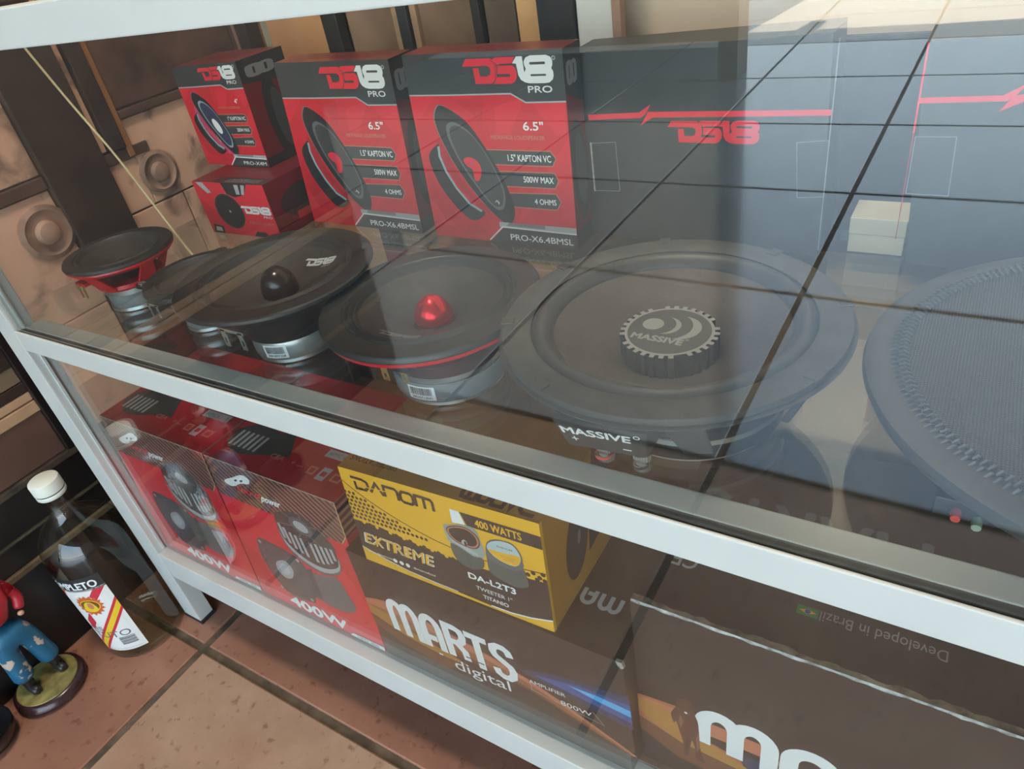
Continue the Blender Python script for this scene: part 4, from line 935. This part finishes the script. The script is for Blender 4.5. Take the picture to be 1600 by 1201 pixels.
# small speaker with mounting ears
cx_, cy_ = -.722, .122; t = thing('small_speaker', 'small black loudspeaker with mounting ears, half hidden behind the larger black one', 'speaker', (cx_, cy_, ZS), group=SG)
solid('back_plate', [(0,0),(.030,0),(.031,.001),(.031,.0045),(0,.0045)], ZINC, t, ox=.0, oy=-.004)
solid('magnet', [(0,.0045),(.030,.0045),(.030,.016),(0,.016)], FERR, t, oy=-.004)
solid('top_plate', [(0,.016),(.0315,.016),(.0315,.020),(0,.020)], ZINC, t, oy=-.004)
ring('basket', [(.020,.0205),(.031,.020),(.040,.034),(.053,.047),(.060,.051),(.060,.054),(.050,.052),(.026,.034)], CAST, t)
ring('rim', [(.051,.0525),(.0615,.0525),(.0625,.0540),(.0610,.0582),(.0525,.0582),(.051,.0565)], RIM, t, 72)
for i in range(4):
    a = R(-150+90*i); e = obj('mounting_ear', prism([(.055,-.016),(.074,-.006),(.0765,0),(.074,.006),(.055,.016)], .0515, .0545, xf=lambda p, a=a: (p[0]*math.cos(a)-p[1]*math.sin(a), p[0]*math.sin(a)+p[1]*math.cos(a), p[2])), CAST, t)
    obj('ear_eyelet', lathe([(.0022,.0546),(.0042,.0546),(.0042,.0552),(.0022,.0552)], 16, .069*math.cos(a), .069*math.sin(a), closed=True), NICK, e)
ring('surround', shellprof(corrugated(.0430,.0525,.0545,.0555,1,.0035), .001), FOAM, t, 64)
cz4 = lambda r: .0550-(.044-min(r, .044))*.42
solid('cone', [(.044,.0550)]+[(r, cz4(r)) for r in (.036,.026,.016,.010)]+[(.006,.044),(0,.045)], PAPER, t, 60)
for q in (-.026, -.012): tab(t, q, -.056, .037, NICK, .004, .016)
obj('terminal_bridge', bx(-.030, -.008, -.056, -.046, .043, .046), NICK, t)

# subwoofer with a ribbed cap
cx_, cy_ = -.1733, .139; t = thing('subwoofer', 'large charcoal subwoofer with a ribbed round cap bearing crescents, in the shelf centre', 'speaker', (cx_, cy_, ZS), group='subwoofers on the glass shelf')
mx_, my_ = .014, .003
solid('back_plate', [(0,0),(.066,0),(.068,.0015),(.068,.006),(0,.006)], ZINC, t, 72, mx_, my_)
solid('magnet', [(0,.006),(.0715,.006),(.0715,.020),(0,.020)], CAST, t, 72, mx_, my_)
solid('top_plate', [(0,.020),(.0735,.020),(.0735,.0245),(0,.0245)], ZINC, t, 72, mx_, my_)
ring('basket_base', [(.030,.0247),(.072,.0247),(.072,.030),(.030,.034)], CAST, t, 72)
for an in (-66, -10, 50, 110, 150, 218): obj('basket_spoke', spoke(R(an), .020, .026, .084, .0225, .121, .0775, .006, mx_, my_), RIMG, t, bevel=.0012)
solid('spider', [(.040,.030),(.070,.040),(.098,.070),(.101,.0775)], mat('spider_cloth', (0.10, 0.05, 0.035), 0.8), t)
ring('frame', [(.100,.0770),(.1240,.0770),(.1286,.0785),(.1290,.0798),(.1270,.0808),(.100,.0808)], RIMG, t, 112)
ring('gasket', [(.1040,.0800),(.1262,.0806),(.1268,.0825),(.1258,.0856),(.1240,.0862),(.1060,.0862),(.1040,.0850)], mat('charcoal_gasket', (0.050, 0.050, 0.050), 0.6, var=0.15, vscale=60), t, 112)
for i in range(8):
    a = R(22+45*i); obj('gasket_notch', prism([(.1175,-.0045),(.1275,-.0045),(.1275,.0045),(.1175,.0045)], .0853, .0872, xf=lambda p, a=a: (p[0]*math.cos(a)-p[1]*math.sin(a), p[0]*math.sin(a)+p[1]*math.cos(a), p[2])), RIMG, t, bevel=.0006)
su = [(.087+.0195*k/14, .0790+.0085*math.sin(math.pi*k/14)) for k in range(15)]
ring('surround', shellprof(su, .0012), mat('rubber_surround', (0.034, 0.033, 0.033), 0.45), t, 112)
cz5 = lambda r: .0795-(.090-min(r, .090))*.52
solid('cone', [(.0895,.0793)]+[(r, cz5(r)) for r in (.085,.082,.0805,.07,.06,.05,.04,.034)], PAPERB, t, 96)
ct = .0700; n = 32; poly = []
for i in range(n):
    if i % 8 == 3: continue
    a = 2*math.pi*i/n; da = 2*math.pi/n
    for r_, k in ((.0335,-.30),(.0372,-.24),(.0372,.24),(.0335,.30)): poly.append((r_*math.cos(a+k*da), r_*math.sin(a+k*da)))
cap = obj('ribbed_cap', prism(poly, .040, ct), mat('charcoal_cap', (0.038, 0.038, 0.038), 0.55), t)
f = Face(fn=lambda u, v, o: Vector((u, v, ct+.0001+o)), size=(1, 1), step=.0001)
LGC = mat('cap_print_grey', (0.24, 0.24, 0.23), 0.5); DKC = mat('cap_face', (0.045, 0.045, 0.044), 0.55)
f.poly([(x*.998, y*.998) for x, y in poly], LGC, 1); f.ell(0, 0, .0318, .0318, DKC, n=64, layer=2); f.ell(0, 0, .0335, .0335, LGC, n=64, inner=.935, layer=3)
f.ell(-.0150, .0060, .0082, .0082, LGC, n=36, layer=3)
def crescent(x0, y0, r1, sag):
    P = [(x0+r1*math.cos(a), y0+r1*math.sin(a)) for a in [R(-90+180*k/30) for k in range(31)]]
    r2 = (r1*r1+sag*sag)/(2*sag); a2 = math.asin(r1/r2); xc = x0+sag-r2
    Q = [(xc+r2*math.cos(a), y0+r2*math.sin(a)) for a in [a2-2*a2*k/30 for k in range(1, 30)]]
    f.poly(P+Q, LGC, 3)
crescent(-.0056, .0065, .0122, .0080); crescent(.0058, .0065, .0165, .0095)
f.text('MASSIVE', -.0245, -.0170, .0150, -.0090, LGC, .07, layer=3, slope=0)
f.ell(.0172, -.0085, .0013, .0013, LGC, n=14, inner=.6, layer=3)
f.build('cap_print', t)
blk = obj('terminal_block', hexa([(-.031,-.1138,.040),(.025,-.108,.040),(.025,-.070,.040),(-.031,-.070,.040),(-.036,-.1245,.0708),(.030,-.1177,.0708),(.030,-.070,.0708),(-.036,-.070,.0708)]), RIMG, t, bevel=.0015)
f = Face((-.031,-.1143,.040), (.025,-.1085,.040), (.030,-.1182,.0708), (-.036,-.1250,.0708)); f.rect(.03, .03, .97, .97, RIMG, 1); f.text('MASSIVE', .05, .50, .82, .76, WHT, .05); f.ell(.89, .76, .0022, .0022, WHT, n=16, inner=.7)
f.text('+', .12, .26, .20, .42, WHT, .02); f.rect(.72, .20, .82, .24, WHT); f.build('block_print', t)
for q, cc in ((-.012, mat('red_band', (0.55, 0.05, 0.04), 0.4)), (.016, mat('black_band', (0.02, 0.02, 0.02), 0.4))):
    p_ = obj('binding_post', lathe([(0,.0440),(.0050,.0440),(.0050,.0335),(.0062,.0330),(.0062,.0275),(.0058,.0270),(.0058,.0250),(.0062,.0245),(.0062,.0195),(.0052,.0190),(0,.0190)], 28, q, -.0965), NICK, t, smooth=True)
    obj('colour_band', lathe([(.0059,.0250),(.0061,.0250),(.0061,.0270),(.0059,.0270)], 28, q, -.100, closed=True), cc, p_)
    obj('cable_hole', lathe([(0,0),(.0016,0),(.0016,.0004),(0,.0004)], 14), CAST, p_, loc=None).matrix_local = Matrix.Translation((q-.001, -.1016, .0385)) @ Matrix.Rotation(R(90), 4, 'X')
    bm = bmesh.new()
    for k in range(22):
        a = 2*math.pi*k/22
        for za, zb in ((.0278,.0328),(.0197,.0243)): box(bm, q+.0061*math.cos(a)-.0003, q+.0061*math.cos(a)+.0003, -.0965+.0061*math.sin(a)-.0003, -.0965+.0061*math.sin(a)+.0003, za, zb)
    k_ = obj('knurling', bm, NICK, p_); k_['kind'] = 'stuff'

# subwoofer with a woven cone and stitched edge
cx_, cy_ = .132, .1855; t = thing('subwoofer', 'large subwoofer with a woven grey cone and a stitched edge', 'speaker', (cx_, cy_, ZS), group='subwoofers on the glass shelf')
solid('back_plate', [(0,0),(.075,0),(.076,.002),(.076,.006),(0,.006)], CAST, t, 72)
solid('magnet', [(0,.006),(.080,.006),(.080,.018),(0,.018)], CAST, t, 72)
ring('basket', [(.050,.0182),(.078,.0182),(.105,.024),(.150,.040),(.160,.050),(.150,.050),(.100,.032)], CAST, t, 96)
ring('rim', [(.1500,.0500),(.1640,.0440),(.1725,.0500),(.1750,.0560),(.1738,.0605),(.1700,.0628),(.1560,.0632),(.1500,.0600)], mat('slate_rim', (0.060, 0.061, 0.063), 0.45, var=0.1, vscale=30), t, 128)
def woven():
    m = bpy.data.materials.new('woven_cone'); m.use_nodes = True; n = m.node_tree; L = n.links; p = n.nodes['Principled BSDF']
    t_ = n.nodes.new('ShaderNodeTexCoord'); out = []
    for d in ('X', 'Y'):
        wv = n.nodes.new('ShaderNodeTexWave'); wv.wave_type = 'BANDS'; wv.bands_direction = d; wv.inputs['Scale'].default_value = 160; wv.inputs['Distortion'].default_value = 1.2; wv.inputs['Detail'].default_value = 1
        L.new(t_.outputs['Object'], wv.inputs['Vector']); out.append(wv.outputs['Fac'])
    mu = n.nodes.new('ShaderNodeMath'); mu.operation = 'MULTIPLY'; L.new(out[0], mu.inputs[0]); L.new(out[1], mu.inputs[1])
    r = n.nodes.new('ShaderNodeValToRGB'); r.color_ramp.elements[0].color = (0.028, 0.028, 0.030, 1); r.color_ramp.elements[1].color = (0.085, 0.085, 0.088, 1); L.new(mu.outputs[0], r.inputs[0]); L.new(r.outputs[0], p.inputs['Base Color'])
    bp = n.nodes.new('ShaderNodeBump'); bp.inputs['Strength'].default_value = 0.5; bp.inputs['Distance'].default_value = 0.001; L.new(mu.outputs[0], bp.inputs['Height']); L.new(bp.outputs[0], p.inputs['Normal']); p.inputs['Roughness'].default_value = 0.6
    return m
solid('woven_cone', [(.1515,.0610),(.140,.0625),(.120,.0600),(.09,.0570),(.05,.0545),(.0,.0535)], woven(), t, 128)
STI = mat('stitch_thread', (0.085, 0.088, 0.09), 0.55)
bm = bmesh.new(); n = 190
for i in range(n):
    a = 2*math.pi*i/n
    for rr_, off, zz in ((.1555, 0, .0636), (.1505, .5, .0645)):
        a2 = a+off*2*math.pi/n; c, d = math.cos(a2), math.sin(a2)
        tube([((rr_-.0030)*c, (rr_-.0030)*d, zz-.0012), (rr_*c-.0008*d, rr_*d+.0008*c, zz+.0010), ((rr_+.0030)*c, (rr_+.0030)*d, zz-.0012)], .00105, 5, bm)
s_ = obj('stitched_edge', bm, STI, t, smooth=True); s_['kind'] = 'stuff'
blk = obj('terminal_block', bx(-.115, -.080, -.119, -.100, .020, .034), CAST, t, bevel=.001)
for q, z_, m_ in ((-.103, .026, mat('red_cap', (0.60, 0.08, 0.06), 0.4)), (-.092, .023, mat('green_cap', (0.30, 0.42, 0.30), 0.4))):
    p_ = obj('push_terminal', lathe([(0,0),(.0026,0),(.0030,.003),(.0026,.0075),(0,.008)], 18), m_, t, smooth=True)
    p_.matrix_local = Matrix.Translation((q, -.1185, z_)) @ Matrix.Rotation(R(90), 4, 'X')

# ------------------------------------------------------------------ cable hanging inside the cabinet
cb = thing('cable', 'thin pale yellow cable hanging at the left inside the cabinet', 'cable', (-.80, .19, ZS))
pts = [(-.985, .175, .326), (-.980,.176,.310), (-.962,.178,.272), (-.928,.180,.212), (-.884,.181,.146), (-.853,.182,.085), (-.826,.183,.030), (-.812,.186,.004), (-.800,.19,-.0165)]
obj('cable_sheath', tube([Vector(p)-Vector((-.80,.19,ZS)) for p in spline(pts, 6)], .0014, 8), mat('cable_yellow', (0.52, 0.43, 0.24), 0.45), cb, smooth=True)

# ------------------------------------------------------------------ bottle on the floor
BX, BY = -1.040, -.045
t = thing('bottle', 'clear glass liquor bottle with a white screw cap and striped label, on the floor', 'bottle', (BX, BY, FZ))
prof = [(0,.004),(.040,.0015),(.054,.0005),(.0595,.003),(.0615,.008),(.0618,.020),(.0618,.205),(.0612,.218),(.0585,.231),(.0530,.243),(.0450,.253),(.0350,.261),(.0265,.268),(.0205,.276),(.0180,.286),(.0172,.296),(.0168,.305),(.0185,.308),(.0185,.313),(.0150,.314),(.0150,.330),(0,.330)]
obj('bottle_glass', lathe(prof, 64), BOTTLE, t, smooth=True)
obj('thick_base', lathe([(0,.010),(.045,.009),(.058,.012),(.0595,.0165),(.050,.015),(0,.017)], 48), BOTTLE, t, smooth=True)
cpm = mat('cap_white', (0.66, 0.70, 0.64), 0.45)
cap = obj('screw_cap', lathe([(0,.3105),(.0200,.3105),(.0206,.3115),(.0206,.3170),(.0200,.3178),(.0200,.3188),(.0208,.3198),(.0208,.3350),(.0202,.3372),(.0185,.3383),(0,.3385)], 48), cpm, t, smooth=True)
obj('cap_seal_ring', lathe([(.0199,.3176),(.0203,.3176),(.0203,.3190),(.0199,.3190)], 48, closed=True), BLK, cap)
LA, LB = R(-140), R(-25)
f = Face(fn=lambda u, v, o: Vector(((.06205+o)*math.cos(LA+(LB-LA)*u), (.06205+o)*math.sin(LA+(LB-LA)*u), .022+.172*v)), size=(.0621*(LB-LA), .172), cuts=[i/16 for i in range(1, 16)], step=.00012)
LRED = mat('label_red', (0.52, 0.03, 0.05), 0.45); LYEL = mat('label_yellow', (0.72, 0.50, 0.03), 0.45)
f.rect(0, 0, 1, .86, mat('label_white', (0.72, 0.73, 0.70), 0.5), 1); f.rect(0, .84, 1, 1, BLK, 1)
f.text('COMPLETO', .27, .868, .93, .955, WHT, .04, layer=3)
def stripe(p, q, wd, m_, layer):
    f.poly([(p[0], p[1]-wd/2), (q[0], q[1]-wd/2), (q[0], q[1]+wd/2), (p[0], p[1]+wd/2)], m_, layer)
stripe((.40,.02), (1.0,.60), .17, LRED, 2); stripe((.40,.02), (1.0,.60), .085, LYEL, 3)
f.poly([(.46,.28),(.60,.42),(.60,.56),(.46,.42)], LRED, 2); f.poly([(.80,.70),(.98,.84),(.84,.84),(.76,.77)], LRED, 2)
f.poly([(.25,.58),(.46,.84),(.30,.84),(.25,.75)], LRED, 2); f.poly([(.25,.63),(.41,.84),(.34,.84),(.25,.72)], LYEL, 3)
pts = []
for i in range(32):
    a = 2*math.pi*i/32; k = 1.0 if i % 2 else 1.28
    pts.append((.69+.135*k*math.cos(a), .655+.105*k*math.sin(a)))
f.poly(pts, mat('label_sun', (0.55, 0.12, 0.03), 0.45), 4); f.ell(.69, .655, .0155, .0130, LYEL, layer=5); f.ell(.69, .655, .0140, .0115, mat('label_umber', (0.16, 0.06, 0.02), 0.5), layer=6)
f.poly(cspline([(.60,.60),(.63,.68),(.68,.71),(.74,.69),(.77,.60),(.69,.575)]), LYEL, 7); f.poly(cspline([(.665,.64),(.68,.69),(.72,.69),(.735,.64),(.70,.615)]), SALMON, 8)
for s_, a in (('\u00c1IS', (.40,.30,.63,.37)), ('TUTO', (.44,.20,.92,.28))): f.text(s_, *a, DGRY, -.01, layer=4)
for i in range(9): f.rect(.74, .085+.012*i, .93, .085+.012*i+(.006 if i % 3 else .009), DGRY, 4)
f.rect(.50, .025, .96, .030, GRY, 4)
f.build('bottle_label', t)

# ------------------------------------------------------------------ painted figurine and black bowl
t = thing('figurine', 'small painted figurine with chipped blue trousers and red top on a round base', 'figurine', (-1.083, -.190, FZ))
obj('figurine_base', lathe([(0,0),(.040,0),(.0500,.004),(.0530,.011),(.0510,.018),(.0465,.0215),(0,.0215)], 40), mat('base_brown', (0.035, 0.016, 0.018), 0.25, var=0.3, vscale=40), t, smooth=True)
obj('base_turf', lathe([(0,.0250),(.030,.0245),(.0440,.0228),(.0452,.0212),(0,.0205)], 36), mat('turf_olive', (0.24, 0.21, 0.07), 0.55, var=0.45, vscale=60), t, smooth=True)
def painted(name, col, chip, thr):
    m = bpy.data.materials.new(name); m.use_nodes = True; n = m.node_tree; L = n.links; p = n.nodes['Principled BSDF']
    tc_ = n.nodes.new('ShaderNodeTexCoord'); no = n.nodes.new('ShaderNodeTexNoise'); no.inputs['Scale'].default_value = 34; no.inputs['Detail'].default_value = 4; L.new(tc_.outputs['Object'], no.inputs['Vector'])
    r = n.nodes.new('ShaderNodeValToRGB'); r.color_ramp.interpolation = 'LINEAR'; r.color_ramp.elements[0].position = thr; r.color_ramp.elements[0].color = (*col, 1); r.color_ramp.elements[1].position = thr+.02; r.color_ramp.elements[1].color = (*chip, 1)
    L.new(no.outputs['Fac'], r.inputs[0]); L.new(r.outputs[0], p.inputs['Base Color']); p.inputs['Roughness'].default_value = 0.4
    return m
def skinned(name, V, E, rad, m, sub=2):
    me = bpy.data.meshes.new('s'); me.from_pydata([tuple(v) for v in V], E, []); o = bpy.data.objects.new('s', me); COL.objects.link(o)
    o.modifiers.new('k', 'SKIN'); ss = o.modifiers.new('d', 'SUBSURF'); ss.levels = sub; ss.render_levels = sub
    if not me.skin_vertices: me.attributes.new  # the modifier makes the layer itself
    sv = me.skin_vertices[0].data if len(me.skin_vertices) else None
    if sv:
        for i, r in enumerate(rad): sv[i].radius = (r, r) if not isinstance(r, tuple) else r
        sv[0].use_root = True
    dg = bpy.context.evaluated_depsgraph_get(); nm = bpy.data.meshes.new_from_object(o.evaluated_get(dg)); bpy.data.objects.remove(o)
    nm.name = name; nm.materials.clear(); nm.materials.append(m); nm.shade_smooth()
    return nm
def skin_obj(name, V, E, rad, m, par):
    bm_ = bpy.data.meshes.new('tmp')
    me = skinned(name, V, E, rad, m); return link(name, me, par)
BLUEP = painted('paint_blue', (0.012, 0.105, 0.20), (0.50, 0.40, 0.32), .56); REDP = painted('paint_red', (0.33, 0.012, 0.025), (0.52, 0.38, 0.32), .58); SKINP = mat('paint_skin', (0.50, 0.29, 0.20), 0.5); BLKP = painted('paint_black', (0.012, 0.011, 0.011), (0.55, 0.45, 0.38), .66)
# facing the viewer (+x); left and right along y
skin_obj('trousers', [(0,.002,.140),(0,-.013,.122),(.001,-.016,.085),(.002,-.019,.050),(0,.018,.122),(.001,.021,.085),(.002,.024,.050),(0,.002,.156)], [(0,1),(1,2),(2,3),(0,4),(4,5),(5,6),(0,7)], [.019,.0165,.0155,.0165,.0165,.0155,.0165,.019], BLUEP, t)
for s in (-.019, .024): skin_obj('shoe', [(-.004,s,.0345),(.010,s,.0310),(.020,s,.0300)], [(0,1),(1,2)], [.0085,.0085,.0065], BLKP, t)
for s in (-.019, .024): obj('shin', tube([(0,s,.052),(0,s,.030)], .0080, 14), BLKP, t, smooth=True)
skin_obj('shirt', [(0,.002,.160),(.003,.002,.188),(0,.002,.212),(0,.002,.223),(-.001,-.024,.210),(.006,-.032,.185),(.014,-.022,.168),(-.001,.030,.210),(.006,.040,.185),(.014,.030,.168)], [(0,1),(1,2),(2,3),(2,4),(4,5),(5,6),(2,7),(7,8),(8,9)], [.021,.023,.020,.009,.010,.009,.008,.010,.009,.008], REDP, t)
hd = skin_obj('head', [(.001,.002,.225),(.002,.002,.242),(.002,.002,.256)], [(0,1),(1,2)], [.008,.0155,.0125], SKINP, t)
obj('hair', lathe([(.0165,.246),(.0172,.253),(.0150,.262),(.009,.268),(0,.270)], 24, -.001, .002), BLKP, t, smooth=True)
for s in (-.0040, .0080): obj('eye', lathe([(0,-.0012),(.0012,0),(0,.0012)], 10), BLK, hd, loc=(.0148, s, .247))
obj('nose', lathe([(0,-.003),(.0020,-.001),(.0015,.002),(0,.004)], 10), SKINP, hd, loc=(.0168, .002, .242))
for s in (-.022, .030): skin_obj('hand', [(.014,s,.167),(.019,s*.9,.160)], [(0,1)], [.0055,.005], SKINP, t)
t = thing('bowl', 'black rounded bowl on the floor left of the figurine, mostly outside the frame', 'bowl', (-1.080, -.292, FZ))
obj('bowl_body', lathe([(0,0),(.026,0),(.034,.006),(.042,.020),(.044,.034),(.041,.034),(.032,.010),(0,.006)], 40), mat('black_glaze', (0.008, 0.008, 0.009), 0.25), t, smooth=True)
